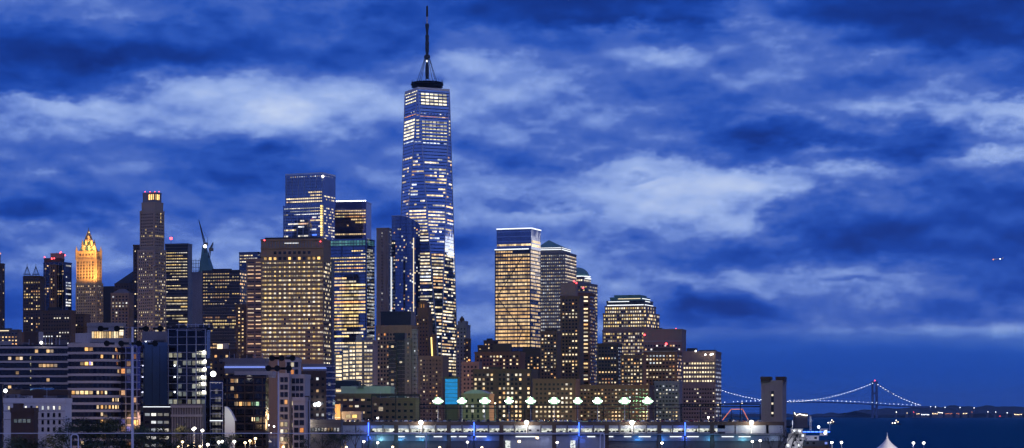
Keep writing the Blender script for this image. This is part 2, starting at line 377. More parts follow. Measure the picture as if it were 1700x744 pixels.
class Face:
    """rectangle or trapezoid of facade seen from outside: bl, br lower corners, tl, tr upper corners"""
    def __init__(s, bl, br, tl, tr):
        s.bl, s.br, s.tl, s.tr = map(Vector, (bl, br, tl, tr))
        u = s.br - s.bl if (s.br-s.bl).length > .01 else s.tr - s.tl
        s.u = Vector((u.x, u.y, 0)).normalized(); up = ((s.tl - s.bl) if (s.tl-s.bl).length > .01 else Vector((0, 0, 1)))
        n = u.cross(up).normalized(); s.n3 = n
        s.n = Vector((n.x, n.y, 0)).normalized(); s.up = n.cross(s.u).normalized() if abs(n.z) > .001 else Vector((0, 0, 1))
        s.z0 = s.bl.z; s.z1 = s.tl.z; s.w = (s.br - s.bl).length
    def span(s, z):
        t = (z - s.z0) / (s.z1 - s.z0)
        return s.bl.lerp(s.tl, t), s.br.lerp(s.tr, t)
def yrow(f, z):
    c = (f.bl + f.br) / 2
    return HY - (z - CAMZ) * F / c.y

class Bld:
    def __init__(s, name, label, cat, D, xm, group=None):
        s.D = D; s.root = empty(name, (px(xm, D), D, 2.0), label, cat, group); s.win = []; s.name = name; s.seed = label
        random.seed(sum(ord(c)*(i+3) for i, c in enumerate(label)))
    def foot(s, xl, xc, xr, th=16, dD=0, depth=None):
        """footprint from the outline seen: left edge, near corner, right edge"""
        D = s.D + dD; t = R(th); C = Vector((px(xc, D), D))
        dl = Vector((-math.cos(t), math.sin(t))); dr = Vector((math.sin(t), math.cos(t)))
        ul = (xl - CX)/F; ur = (xr - CX)/F
        L1 = (ul*C.y - C.x)/(dl.x - ul*dl.y) if xc > xl else 0
        L2 = (ur*C.y - C.x)/(dr.x - ur*dr.y) if xr > xc + .3 else (depth or max(L1*.8, 12))
        if L1 < 1: L1 = depth or L2
        if depth and xr > xc+.3: pass
        P = [C + dl*L1, C, C + dr*L2, C + dl*L1 + dr*L2]
        return P
    def vol(s, xl, xc, xr, yt, yb=None, th=16, mat='brick_dark', dD=0, name='wall', depth=None, z1=None, z0=None, cap=1.2, ledge=0, ledgemat=None, foot=None):
        P = foot or s.foot(xl, xc, xr, th, dD, depth)
        D = P[1].y
        z1 = pz(yt, D) if z1 is None else z1
        z0 = (2.0 if yb is None else pz(yb, D)) if z0 is None else z0
        b = MB(); b.use(M(mat))
        b.prism([tuple(p) for p in P], z0, z1)
        if cap:                                     # parapet round the roof
            for k in range(4):
                a, c = P[k], P[(k+1) % 4]; e = (c-a).normalized(); nrm = Vector((e.y, -e.x))
                u3 = Vector((e.x, e.y, 0)); n3 = Vector((nrm.x, nrm.y, 0))
                b.obox(Vector((a.x, a.y, z1)) - u3*.25, u3, n3, (c-a).length + .5, .25, cap*.6)
                b.obox(Vector((a.x, a.y, z1-cap)), u3, n3, (c-a).length, .3, cap)
        if ledge:
            b.use(M(ledgemat or mat)); z = z1 - ledge
            while z > z0 + 1:
                for k in range(4):
                    a, c = P[k], P[(k+1) % 4]; e = (c-a).normalized(); nrm = Vector((e.y, -e.x))
                    b.obox(Vector((a.x, a.y, z)), Vector((e.x, e.y, 0)), Vector((nrm.x, nrm.y, 0)), (c-a).length, .35, .6)
                z -= ledge
        o = b.build(name, None, s.root)
        V = lambda p, z: Vector((p.x, p.y, z))
        fl = Face(V(P[0], z0), V(P[1], z0), V(P[0], z1), V(P[1], z1))
        fr = Face(V(P[1], z0), V(P[2], z0), V(P[1], z1), V(P[2], z1))
        s.last = P
        return fl, fr
    def grid(s, f, fh=3.9, bw=3.6, ww=1.7, wh=1.9, lit=.4, pal=WARM, str_=(.25, .75), top=3, bot=3, run=0, fn=None, dark=True, proud=.18, side=1.0, ymax=None):
        """windows on a face. fn(col, ncol, y_px) -> probability or None (no window)"""
        z = f.z1 - top - wh; rr = 0
        while z > f.z0 + bot:
            zc = z + wh/2; a, c = f.span(zc); w = (c-a).length; ypx = yrow(f, zc)
            if ymax and ypx > ymax: break
            n = int((w - .6) / bw)
            if n > 0:
                off = (w - n*bw)/2; rowf = 1.0 if not run else (1.6 if random.random() < .45 else .35)
                on = False; tone = random.choice(pal); stv = random.uniform(*str_)
                for k in range(n):
                    p = lit*rowf
                    if fn is not None:
                        p = fn(k, n, ypx)
                        if p is None: continue
                    p = p*1.2
                    if run:
                        if random.random() < 1.0/run or k == 0:
                            on = random.random() < p; 
                            if random.random() < .5: tone = random.choice(pal); stv = random.uniform(*str_)
                    else:
                        on = random.random() < p; tone = random.choice(pal); stv = str_[0] + (str_[1]-str_[0])*random.random()**1.5
                    if not on and not dark: continue
                    c0 = a + (c-a).normalized()*(off + bw*(k+.5))
                    jit = random.choice((.35, .6, .8, 1, 1, 1.1, 1.25))
                    s.win.append((c0, ww, wh, f, (*tone, stv*jit*side) if on else (0, 0, 0, 0.0), proud))
            z -= fh; rr += 1
    def one(s, f, sx, z, w, h, col, proud=.2):
        """a single window at fraction sx along the face"""
        a, c = f.span(z); s.win.append((a.lerp(c, sx), w, h, f, col, proud))
    def piers(s, f, bw, w=.5, d=.4, mat='brick_dark', name='pier', z0=None, z1=None):
        b = MB(); b.use(M(mat)); n = max(1, int((f.w-.6)/bw)); off = (f.w - n*bw)/2
        z0 = z0 or f.z0; z1 = z1 or f.z1
        for k in range(n+1):
            b.obox(Vector((f.bl.x, f.bl.y, z0)) + f.u*(off + k*bw - w/2), f.u, f.n, w, d, z1-z0)
        return b.build(name, None, s.root)
    def bands(s, f, fh, h=.6, d=.3, mat='concrete', top=0, bot=1, name='floor_band'):
        b = MB(); b.use(M(mat)); z = f.z1 - top - h
        while z > f.z0 + bot:
            a, c = f.span(z); 
            b.obox(a, (c-a).normalized(), f.n, (c-a).length, d, h); z -= fh
        return b.build(name, None, s.root)
    def roofbox(s, xl, xr, yt, yb, mat='roof_dark', dD=8, depth=10, name='roof_house', th=14):
        D = s.D + dD; z0, z1 = pz(yb, D)-.5, pz(yt, D)
        P = s.foot(xl, xr-.1*(xr-xl), xr, th, dD, None); b = MB(); b.use(M(mat))
        b.prism([tuple(p) for p in P], z0, z1)
        return b.build(name, None, s.root)
    def mast(s, x, yt, yb, r=.35, dD=10, mat='steel_dark', beacon=None, name='antenna'):
        b = MB(); b.use(M(mat)); p = at(x, yb, s.D+dD); q = at(x, yt, s.D+dD)
        b.tube(p, q, r, 6, r*.5); o = b.build(name, None, s.root)
        if beacon: s.beacon(x, yt, dD, beacon)
        return o
    def beacon(s, x, y, dD=10, mat='light_red', r=1.1):
        b = MB(); b.use(M(mat)); p = at(x, y, s.D+dD); b.ball(p, r); b.use(M('steel_dark')); b.tube(p - Vector((0, 0, r+1.5)), p-Vector((0, 0, r*.9)), .2)
        return b.build('beacon', None, s.root)
    def strip(s, f, z, h=.8, d=.4, mat='strip_white', a=0.0, b=1.0, name='light_strip'):
        m = MB(); m.use(M(mat)); p, q = f.span(z); m.obox(p.lerp(q, a), (q-p).normalized(), f.n, (q-p).length*(b-a), d, h)
        return m.build(name, None, s.root)
    def clutter(s, x0, x1, y, n=8, dD=6, span=14):
        rd = random.Random(int(x0*7+y*3))
        for k in range(n):
            x = rd.uniform(x0, x1); D = s.D + dD + rd.uniform(0, span); z = pz(y, s.D) ; X0 = px(x, D); t = rd.random(); b = MB()
            if t < .4: w, h = rd.uniform(1, 3.5), rd.uniform(.8, 2.4); b.use(M(rd.choice(('concrete', 'granite_grey', 'steel_dark', 'concrete_dark')))); b.box(X0-w, X0+w, D-1.2, D+1.2, z-.3, z+h); b.use(M('steel_dark')); b.box(X0-w*.7, X0+w*.7, D-1.25, D-1.2, z+h*.3, z+h*.8); nm = 'roof_unit'
            elif t < .6: b.use(M('steel_light')); b.tube((X0, D, z-.3), (X0, D, z+rd.uniform(2, 5)), .1, 5); nm = 'antenna'
            elif t < .8: b.use(M('concrete_dark')); b.lathe((X0, D), [(.5, z-.3), (.5, z+1.2), (.8, z+1.3), (.75, z+1.6), (.1, z+1.9)], 8); nm = 'vent'
            else:
                b.use(M('steel_light')); w = rd.uniform(2, 5)
                for q in (0, .6, 1.1): b.tube((X0-w, D, z+q), (X0+w, D, z+q), .05, 4)
                for q in range(5): b.tube((X0-w+q*w/2, D, z-.2), (X0-w+q*w/2, D, z+1.1), .05, 4)
                nm = 'railing'
            b.build(nm, None, s.root)
        return s
    def finish(s, limit=100):
        kids = [o for o in s.root.children if o.type == 'MESH']
        base = next((o for o in kids if o.name.startswith('wall')), None)
        trims = [o for o in kids if o.name.split('.')[0] in ('floor_band', 'pier', 'mullion')]
        if base and trims:
            me = base.data; bm = bmesh.new(); mats = list(me.materials); bm.from_mesh(me)
            for t in trims:
                n0 = len(bm.faces); idx = []
                for m in t.data.materials:
                    if m not in mats: mats.append(m); me.materials.append(m)
                    idx.append(mats.index(m))
                bm.from_mesh(t.data); bm.faces.ensure_lookup_table()
                for q in bm.faces[n0:]: q.material_index = idx[min(q.material_index, len(idx)-1)]
            bm.to_mesh(me); bm.free()
            for t in trims: d = t.data; bpy.data.objects.remove(t); bpy.data.meshes.remove(d)
        ws = sorted(s.win, key=lambda w: (w[4][3] <= 0, -(w[1]*w[2])*(-w[3].n.y+.05)))
        nlit = sum(1 for w in ws if w[4][3] > 0)
        ind, rest = ws[:limit], ws[limit:]
        off = s.root.location
        for (c, ww, wh, f, col, pr) in ind:
            o = bpy.data.objects.new('window', WIN_ME); COL.objects.link(o)
            m = Matrix((f.u, -f.n3, f.up)).transposed().to_4x4()
            o.matrix_world = Matrix.Translation(c - off) @ m @ Matrix.Diagonal((ww, pr, wh, 1))
            o.parent = s.root; o.color = col
        if rest:
            V = []; Fc = []; lc = []
            for (c, ww, wh, f, col, pr) in rest:
                i = len(V); n = f.n3*pr; u = f.u*ww/2; up = f.up*wh/2; c = c - off
                V += [c-u-up+n, c+u-up+n, c+u+up+n, c-u+up+n, c-u-up, c+u-up, c+u+up, c-u+up]
                Fc += [(i, i+1, i+2, i+3), (i+4, i+5, i+1, i), (i+3, i+2, i+6, i+7), (i+4, i, i+3, i+7), (i+1, i+5, i+6, i+2)]
                lc += [col]*5
            me = bpy.data.meshes.new('window_rows'); me.from_pydata([tuple(v) for v in V], [], Fc); me.materials.append(PANE_ATTR)
            at_ = me.attributes.new('lit', 'FLOAT_COLOR', 'FACE')
            at_.data.foreach_set('color', [q for c in lc for q in c]); me.update()
            o = bpy.data.objects.new('window_rows', me); COL.objects.link(o); o.parent = s.root; o['kind'] = 'stuff'
        return s.root

# ================================================================ the skyline
def sub(f, y0, y1):
    """part of a face between two picture rows (measured at the face's own distance)"""
    D = (f.bl.y + f.br.y)/2; z1, z0 = pz(y0, D), pz(y1, D)
    z0 = max(z0, f.z0); z1 = min(z1, f.z1)
    a, b = f.span(z0); c, d = f.span(z1)
    return Face(a, b, c, d)
def part_of(f, a, b):
    return Face(f.bl.lerp(f.br, a), f.bl.lerp(f.br, b), f.tl.lerp(f.tr, a), f.tl.lerp(f.tr, b))

# ---- the tallest tower
def tallest():
    B = Bld('skyscraper', 'tallest tapering glass skyscraper, with a tall dark spire on its ringed roof', 'skyscraper', 2500, 708)
    P = B.foot(656.5, 731, 761, 20); za, zb = 57.0, pz(146, 2500)
    Md = [(P[k]+P[(k+1) % 4])/2 for k in range(4)]
    V = lambda p, z: Vector((p.x, p.y, z))
    m = MB(); m.use(M('glass_tower'))
    for k in range(4):
        a, c = P[k], P[(k+1) % 4]; t = Md[k]
        i = len(m.v); m.v += [tuple(V(a, za)), tuple(V(c, za)), tuple(V(t, zb))]; m.face((i, i+1, i+2))
        prev = Md[(k-1) % 4]
        i = len(m.v); m.v += [tuple(V(a, za)), tuple(V(t, zb)), tuple(V(prev, zb))]; m.face((i, i+1, i+2))
    m.face_top = None
    i = len(m.v); m.v += [tuple(V(q, zb)) for q in Md]; m.face((i, i+1, i+2, i+3))
    m.use(M('concrete_dark')); m.prism([tuple(p) for p in P], 2, za)
    m.build('wall', None, B.root)
    tri = [('L', Face(V(P[0], za), V(P[1], za), V(Md[0], zb), V(Md[0], zb))),
           ('C', Face(V(P[1], za), V(P[1], za), V(Md[0], zb), V(Md[1], zb))),
           ('R', Face(V(P[1], za), V(P[2], za), V(Md[1], zb), V(Md[1], zb))),
           ('S', Face(V(P[0], za), V(P[0], za), V(Md[3], zb), V(Md[0], zb)))]
    for nm, f in tri:
        def pr(k, n, y, nm=nm):
            c = {'L': 1.0, 'C': 1.0, 'R': .55, 'S': .35}[nm]
            for (a, b, p) in ((251, 262, .12), (262, 292, .5), (292, 318, .34), (318, 350, .24), (350, 372, 1.0), (372, 400, .62), (400, 420, .25),
                              (420, 452, .82), (452, 470, .9), (470, 560, .62), (560, 640, .66)):
                if a <= y < b: return p*c if not (nm == 'R' and y > 480) else .6
            return 0
        if nm != 'R':
            top = sub(f, 151, 173)
            B.grid(top, 3.75, 5.6, 5.2, 2.3, pal=[(1, .90, .60), (1, .93, .68)], str_=(.62, .85), top=.4, bot=.2, fn=lambda k, n, y: 1.0, side=1 if nm == 'C' else .9)
            B.grid(sub(f, 198, 231), 4.0, 4.6, 4.25, 2.1, pal=[(1, .90, .62), (1, .92, .66)], str_=(.5, .75), top=.3, bot=.2, fn=lambda k, n, y: .96)
            B.grid(sub(f, 185, 189), 3.2, 4.0, 1.6, 1.0, pal=COOL, str_=(.3, .6), top=.3, bot=.2, fn=lambda k, n, y: .25)
            B.grid(sub(f, 190, 194), 3.2, 4.0, 3.7, .9, pal=[(1, .35, .12), (1, .6, .25), (1, .45, .3)], str_=(.2, .55), top=.3, bot=.2, fn=lambda k, n, y: .8)
            B.grid(sub(f, 234, 239), 3.6, 4.4, 3.2, 1.2, pal=[(.8, .88, 1)], str_=(.4, .8), top=.3, bot=.1, fn=lambda k, n, y: .62)
        else:
            B.grid(sub(f, 200, 231), 4.0, 4.4, 3.4, 1.7, pal=[(1, .90, .62)], str_=(.4, .6), top=.3, bot=.2, fn=lambda k, n, y: .8)
        B.grid(sub(f, 250, 646), 3.85, 3.0, 2.75, 1.7, pal=CREAM+CREAM+[(1, .6, .3), (.8, .88, 1)], str_=(.25, .8), top=.3, bot=.4, run=2.6, fn=pr, dark=False)
    # floor lines: a thin spandrel ring each floor
    for nm, f in tri:
        b = MB(); b.use(M('glass_dark')); z = zb - 3
        while z > za + 2:
            a, c = f.span(z)
            if (a-c).length > 1.5: b.obox(a, (c-a).normalized(), f.n, (c-a).length, .1, .9)
            z -= 3.9
        b.build('floor_band', None, B.root)
    def edge(a, c, r=.62):
        e = MB(); e.use(M('steel_light')); e.tube(a, c, r, 6); return e.build('edge_trim', None, B.root)
    for k in range(4):
        edge(V(P[k], za), V(Md[k], zb)); edge(V(P[k], za), V(Md[(k-1) % 4], zb))
    # crown parapet
    c0 = sum(Md, Vector((0, 0)))/4
    m = MB(); m.use(M('paint_white'))
    m.prism([tuple(c0+(q-c0)*1.01) for q in Md], zb, zb+2.6)
    m.build('parapet', None, B.root)
    ztop = zb + 2.6
    def ring(z, r, h, r2=None):
        b = MB(); b.use(M('steel_dark')); r2 = r2 or r*.94
        b.lathe((c0.x, c0.y), [(r2*.86, z), (r2, z), (r, z+h*.4), (r, z+h), (r2*.86, z+h)], 32)
        for k in range(28):
            a = 2*math.pi*k/28; b.tube((c0.x+math.cos(a)*r*.97, c0.y+math.sin(a)*r*.97, z), (c0.x+math.cos(a)*r*.97, c0.y+math.sin(a)*r*.97, z+h+3.2*random.random()+1), .16, 4)
        return b.build('roof_ring', None, B.root)
    ring(ztop+.8, 16.6, .6); ring(ztop+3.4, 18.6, .6); ring(ztop+6.0, 19.4, .7); ring(ztop+8.4, 18.6, .45)
    b = MB(); b.use(M('steel_dark')); b.lathe((c0.x, c0.y), [(7, ztop), (7, ztop+8), (4, ztop+9)], 20); b.build('roof_house', None, B.root)
    sp = MB(); sp.use(M('steel_dark'))
    Z = lambda y: pz(y, c0.y)
    prof = [(1.7, Z(131)), (2.3, Z(122)), (2.2, Z(112)), (1.6, Z(104)), (1.6, Z(97)), (3.7, Z(96)), (3.4, Z(92.5)), (1.5, Z(90)), (1.9, Z(87)), (2.3, Z(82)), (2.1, Z(76)), (2.4, Z(74)),
            (1.9, Z(68)), (2.2, Z(62)), (2.2, Z(59)), (1.3, Z(57)), (1.6, Z(50)), (2.3, Z(43)), (2.3, Z(40)), (.8, Z(39)), (.75, Z(28)), (1.4, Z(27.5)), (1.15, Z(11)), (.1, Z(9))]
    sp.lathe((c0.x, c0.y), prof, 12); s_ = sp.build('spire', None, B.root)
    sw = MB(); sw.use(M('steel_light')); sw.lathe((c0.x, c0.y), [(1.0, Z(39)), (1.0, Z(28))], 10); nest(s_, sw.build('spire_collar', None, B.root))
    lb = MB(); lb.use(M('strip_white')); lb.ball((c0.x, c0.y-2.4, Z(102)), 1.3); nest(s_, lb.build('beacon', None, B.root))
    for a in range(0, 360, 45):
        g = MB(); g.use(M('steel_dark')); d = Vector((math.cos(R(a+12)), math.sin(R(a+12))))
        g.tube((c0.x+d.x*2.5, c0.y+d.y*2.5, Z(95)), (c0.x+d.x*12.5, c0.y+d.y*12.5, ztop+8), .28, 4); g.build('guy_cable', None, B.root)
    B.finish()
tallest()

# ---- far left
B = Bld('office_tower', 'dark office tower cut off by the left border of the photo', 'tower', 3000, 0)
f, g = B.vol(-40, 3, 8, 438, mat='brick_dark', th=20); B.grid(f, 4.1, 4.4, 1.8, 2, .12, pal=MIX); B.grid(g, 4.1, 4, 1.8, 2, .3, pal=WARM)
f, g = B.vol(-30, -4, 1, 424, 438, mat='brick_dark', dD=6); B.beacon(0, 421, 8, 'light_orange'); B.finish()

B = Bld('office_tower', 'dark tower with two small pyramid-shaped wire frames on its roof, far left', 'tower', 2900, 54)
f, g = B.vol(38, 68, 74, 459, mat='brick_dark'); B.grid(f, 4.0, 3.6, 1.9, 2.0, .34, pal=WARM+YEL, run=1.5)
B.piers(f, 7.2, .6, .4, 'brick_dark')
for xx in (45, 59.5):
    b = MB(); b.use(M('steel_dark')); c = at(xx, 459, 2910)
    for sx, sy in ((-4, -4), (4, -4), (4, 4), (-4, 4)): b.tube((c.x+sx, c.y+sy, c.z+1), (c.x, c.y, c.z+14), .3, 4)
    for k in range(4):
        q = [(-4, -4), (4, -4), (4, 4), (-4, 4)]; b.tube((c.x+q[k][0], c.y+q[k][1], c.z+3), (c.x+q[(k+1) % 4][0], c.y+q[(k+1) % 4][1], c.z+3), .35, 4)
    b.tube((c.x, c.y, c.z), (c.x, c.y, c.z+17), .25, 4); b.build('roof_frame', None, B.root)
B.roofbox(40, 64, 457.5, 460); B.finish()

B = Bld('office_tower', 'dark stepped tower with red beacons round its top, left of the gold-lit spire tower', 'tower', 2950, 93)
f, g = B.vol(72, 108, 119, 436, mat='glass_dark', th=20); B.grid(f, 3.9, 3.4, 2.4, 1.9, .3, pal=WARM+YEL, run=2); B.grid(g, 3.9, 3.4, 2.2, 1.9, .45, pal=COOL, run=2)
B.piers(f, 6.8, .6, .4, 'stone_brown')
f, g = B.vol(73, 100, 107, 429, 437, dD=8, mat='brick_dark'); f, g = B.vol(84, 103, 107, 421, 430, dD=12, mat='granite_pink')
f, g = B.vol(82, 93, 95, 440, 510, dD=-6, mat='brick_brown'); B.grid(f, 3.9, 3.4, 1.8, 1.9, .25, pal=WARM); B.piers(f, 3.4, .5, .35, 'stone_brown')
for x, y in ((74, 427), (86, 430), (90, 429), (101, 419), (108, 424), (100, 420), (86, 429)): B.beacon(x, y, 4 if y > 425 else 12, r=.9)
B.mast(94, 419, 422); B.finish()

B = Bld('office_block', 'squat dark block with sparse rows of small lights, below the red-beacon stepped tower', 'building', 2300, 90)
f, g = B.vol(68, 118, 126, 516, mat='brick_dark'); B.grid(f, 3.9, 3.2, 1.7, 1.5, .28, pal=COOL+CREAM, run=4)
f, g = B.vol(36, 64, 69, 552, mat='brick_brown'); f, g = B.vol(118, 140, 150, 522, mat='brick_dark', dD=20); B.grid(f, 3.9, 3.4, 1.6, 1.5, .2, pal=WARM)
B.roofbox(80, 100, 510, 517); B.finish()

B = Bld('office_block', 'low far block of dim lit roofs at the left border', 'building', 2350, 20)
f, g = B.vol(-20, 30, 36, 548, mat='concrete_dark'); B.grid(f, 3.8, 4, 2.2, 1.6, .25, pal=WARM, run=3); B.strip(f, pz(549, 2340), .9, .4, 'strip_warm', .3, .7)
B.roofbox(0, 20, 545, 549); B.finish()

# ---- gold-lit gothic tower
def gothic():
    D = 2850; B = Bld('gothic_tower', 'gothic tower with a glowing gold crown and pointed copper roof', 'tower', D, 148)
    P = B.foot(125.5, 160, 171, 17); f, g = B.vol(0, 0, 0, 470, mat='terracotta', foot=P)
    bw = 4.1
    for ff, s in ((f, 1), (g, .9)):
        lo = sub(ff, 470, 600); B.grid(lo, 3.9, 2.75, 1.3, 1.7, .22, pal=WARM+CREAM, run=1.5, side=s)
        B.piers(ff, 5.5, .9, .7, 'terracotta')
    # lit middle storeys
    P2 = B.foot(126.5, 159, 168, 17, 2); f2, g2 = B.vol(0, 0, 0, 430, mat='terracotta', foot=P2, z0=pz(470, D), name='shaft')
    for ff in (f2, g2):
        B.piers(ff, 4.4, 1.0, 1.3, 'terracotta'); B.grid(ff, 4.0, 2.2, 1.5, 2.9, .12, pal=YEL, str_=(.1, .4))
    P3 = B.foot(129, 157.5, 165, 17, 3); f3, g3 = B.vol(0, 0, 0, 417, mat='terracotta', foot=P3, z0=pz(430, D), name='shaft')
    for ff in (f3, g3): B.piers(ff, 4.4, .9, 1.1, 'terracotta'); B.grid(ff, 4.0, 2.2, 1.5, 2.9, .15, pal=YEL, str_=(.1, .4))
    c = sum(P3, Vector((0, 0)))/4
    Z = lambda y: pz(y, c.y)
    def pyr(k0, z0, k1, z1, mat='copper_green', name='roof'):
        b = MB(); b.use(M(mat)); b.prism([tuple(c+(p-c)*k0) for p in P3], z0, z1, [tuple(c+(p-c)*k1) for p in P3])
        for q in range(4):           # ribs on the hips
            a0 = c+(P3[q]-c)*k0; a1 = c+(P3[q]-c)*k1; b.tube((a0.x, a0.y, z0), (a1.x, a1.y, z1), .45, 5)
        return b.build(name, None, B.root)
    pyr(.86, Z(417.5), .36, Z(399)); pyr(.36, Z(399), .22, Z(391), 'terracotta'); pyr(.20, Z(391), .02, Z(382), 'terracotta', 'lantern_roof')
    b = MB(); b.use(M('copper_green')); b.tube((c.x, c.y, Z(383)), (c.x, c.y, Z(378)), .4, 6); b.ball((c.x, c.y, Z(380)), .7); b.build('finial', None, B.root)
    for q in range(4):               # corner tourelles
        a = c+(P2[q]-c)*.97
        b = MB(); b.use(M('terracotta')); b.lathe((a.x, a.y), [(1.7, Z(432)), (1.7, Z(418)), (1.9, Z(417.5)), (.1, Z(409))], 8); b.build('turret', None, B.root)
        a = c+(P3[q]-c)*.56
        b = MB(); b.use(M('terracotta')); b.lathe((a.x, a.y), [(1.4, Z(414)), (1.4, Z(405)), (.1, Z(397))], 8); b.build('turret', None, B.root)
    for k, (xx, yy) in enumerate(((139, 413), (148, 413), (156, 413), (143, 404), (152, 404), (147, 397))):   # dormers
        p = at(xx, yy, c.y-14+k); b = MB(); b.use(M('terracotta')); b.box(p.x-1.3, p.x+1.3, p.y, p.y+6, p.z-2, p.z+2.4)
        b.v += [(p.x-1.5, p.y-.2, p.z+2.4), (p.x+1.5, p.y-.2, p.z+2.4), (p.x, p.y-.2, p.z+5), (p.x-1.5, p.y+6, p.z+2.4), (p.x+1.5, p.y+6, p.z+2.4), (p.x, p.y+6, p.z+5)]
        i = len(b.v)-6; b.face((i, i+1, i+2)); b.face((i+1, i+4, i+5, i+2)); b.face((i+3, i, i+2, i+5)); b.face((i+4, i+3, i+5)); b.build('dormer', None, B.root)
    for xx, yy in ((146.5, 401), (141, 409), (152, 408), (147, 392), (148, 386)):
        B.beacon(xx, yy, -12+(409-yy)*.6+8, 'beam_gold', .75)
    B.finish()
    # the floodlights on its setbacks that make the crown glow
    for yy, xx, e in ((472, 134, 1), (472, 150, 1), (472, 166, .9), (432, 137, .8), (432, 155, .8), (417, 148, .5), (417, 158, .4)):
        L = bpy.data.lights.new('crown_floodlight', 'SPOT'); L.energy = 72000*e; L.color = (1, .54, .17); L.spot_size = R(110); L.spot_blend = .8; L.shadow_soft_size = 1
        o = bpy.data.objects.new('crown_floodlight', L); COL.objects.link(o); o.parent = B.root
        p = at(xx, yy, D-17 if yy > 425 else D-11); o.location = p - B.root.location
        o.rotation_euler = (Vector((0, 8, 14))).to_track_quat('-Z', 'Y').to_euler()
gothic()

B = Bld('office_block', 'dark block behind the right shoulder of the gold-lit spire tower', 'building', 3000, 178)
f, g = B.vol(166, 188, 194, 476, mat='roof_dark'); B.finish()
B = Bld('stepped_tower', 'grey tower with a shallow pointed roof below the dark sloped-roof building', 'tower', 2700, 203)
f, g = B.vol(184, 214, 222, 487, mat='stone_brown'); B.grid(f, 4, 4.6, 2.3, 2.2, .3, pal=CREAM+COOL, fn=lambda k, n, y: .75 if 498 < y < 512 else .1)
P = B.foot(186, 213, 220, 16, 1); c = sum(P, Vector((0, 0)))/4; b = MB(); b.use(M('concrete_dark')); b.prism([tuple(p) for p in P], pz(487, 2700), pz(479, 2700), [tuple(c+(p-c)*.3) for p in P]); b.build('roof', None, B.root)
B.finish()
B = Bld('gabled_tower', 'dark building with a steep sloping black roof, left of the tall slender stone tower', 'building', 2800, 212)
f, g = B.vol(190, 216, 240, 471, mat='brick_dark'); P = B.foot(190, 216, 240, 16); c = sum(P, Vector((0, 0)))/4
b = MB(); b.use(M('roof_dark')); b.prism([tuple(p) for p in P], pz(471, 2800)+.1, pz(447, 2800), [tuple(Vector((px(222, 2800), c.y))+(p-c)*.16) for p in P]); b.build('roof', None, B.root)
B.grid(f, 4, 4, 1.8, 1.8, .15); B.finish()

# ---- slender stone tower
D = 2600; B = Bld('stone_tower', 'slender stone tower with a gold-lit crown, tallest on the left side', 'tower', D, 252)
f, g = B.vol(228, 256, 276, 415, mat='limestone', th=30); bw = 3.3
zone = lambda k, n, y: {0: .5}.get(int(y) % 23 // 9, .06) if y > 425 else .06
for ff, s in ((f, 1), (g, .95)):
    B.grid(ff, 3.75, 3.2, 1.25, 1.7, .2, pal=YEL+CREAM, fn=(lambda k, n, y: (.75 if abs(y-479) < 3 or abs(y-455) < 2.5 or abs(y-425) < 2 or abs(y-518) < 3 or abs(y-532) < 3 else .13)) if s == 1 else (lambda k, n, y: .42 if y > 470 else .14), str_=(.2, .6)); B.piers(ff, 3.2, .55, .45, 'limestone')
f, g = B.vol(232, 256, 273, 350, 415, mat='limestone', th=30, dD=4)
for ff in (f, g):
    B.grid(ff, 3.75, 3.2, 1.25, 1.8, .2, pal=YEL, fn=lambda k, n, y: .7 if abs(y-411) < 3 or abs(y-379) < 2 or abs(y-391) < 2 else .07); B.piers(ff, 3.2, .55, .4, 'limestone')
B.one(g, .62, pz(354, D), 2.4, 3.2, (1, .7, .25, .75)); B.one(g, .62, pz(360, D), 2.4, 3, (1, .7, .25, .75)); B.one(g, .62, pz(366, D), 2.4, 3, (1, .7, .25, .7))
f, g = B.vol(235, 257, 271, 336, 350, mat='limestone', th=30, dD=6)
f, g = B.vol(237, 257, 268, 320, 336, mat='granite_grey', th=30, dD=7)
for ff, fr in ((f, (.0, .14)), (f, (.45, .98)), (g, (.02, .75))):
    q = part_of(ff, *fr); n = 1 if fr[1]-fr[0] < .2 else 3
    B.grid(q, 9.5, q.w/n-.2, q.w/n*.62, 7.6, pal=[(1, .60, .18)], str_=(.95, 1.3), top=1.2, bot=.4, fn=lambda k, n, y: 1)
for x in (241, 249, 257, 264): B.beacon(x, 318.5, 6, r=.5)
B.finish()
B = Bld('office_tower', 'narrow dark slab just behind the left edge of the slender stone tower', 'tower', 2750, 226)
f, g = B.vol(221, 232, 236, 407, mat='brick_dark'); B.grid(f, 3.9, 3.2, 1.6, 1.8, .25, pal=CREAM, run=1.5); B.finish()

B = Bld('office_tower', 'dark tower with bright floor bands and a red beacon, right of the slender stone tower', 'tower', 2800, 298)
f, g = B.vol(274, 312, 319, 405, mat='black_panel', th=12); B.bands(f, 3.9, .7, .35, 'concrete_dark')
B.grid(f, 3.9, 3, 2.8, 1.8, pal=YEL+CREAM, run=5, dark=False, fn=lambda k, n, y: {0: 0}.get(0 if y < 418 else 1, 1.0 if abs(y-420) < 3 or 430 < y < 458 and k > 1 else (.75 if abs(y-500) < 7 else .3)))
B.mast(284, 397, 405, .3); B.beacon(284, 396, 10, r=1.8); B.finish()

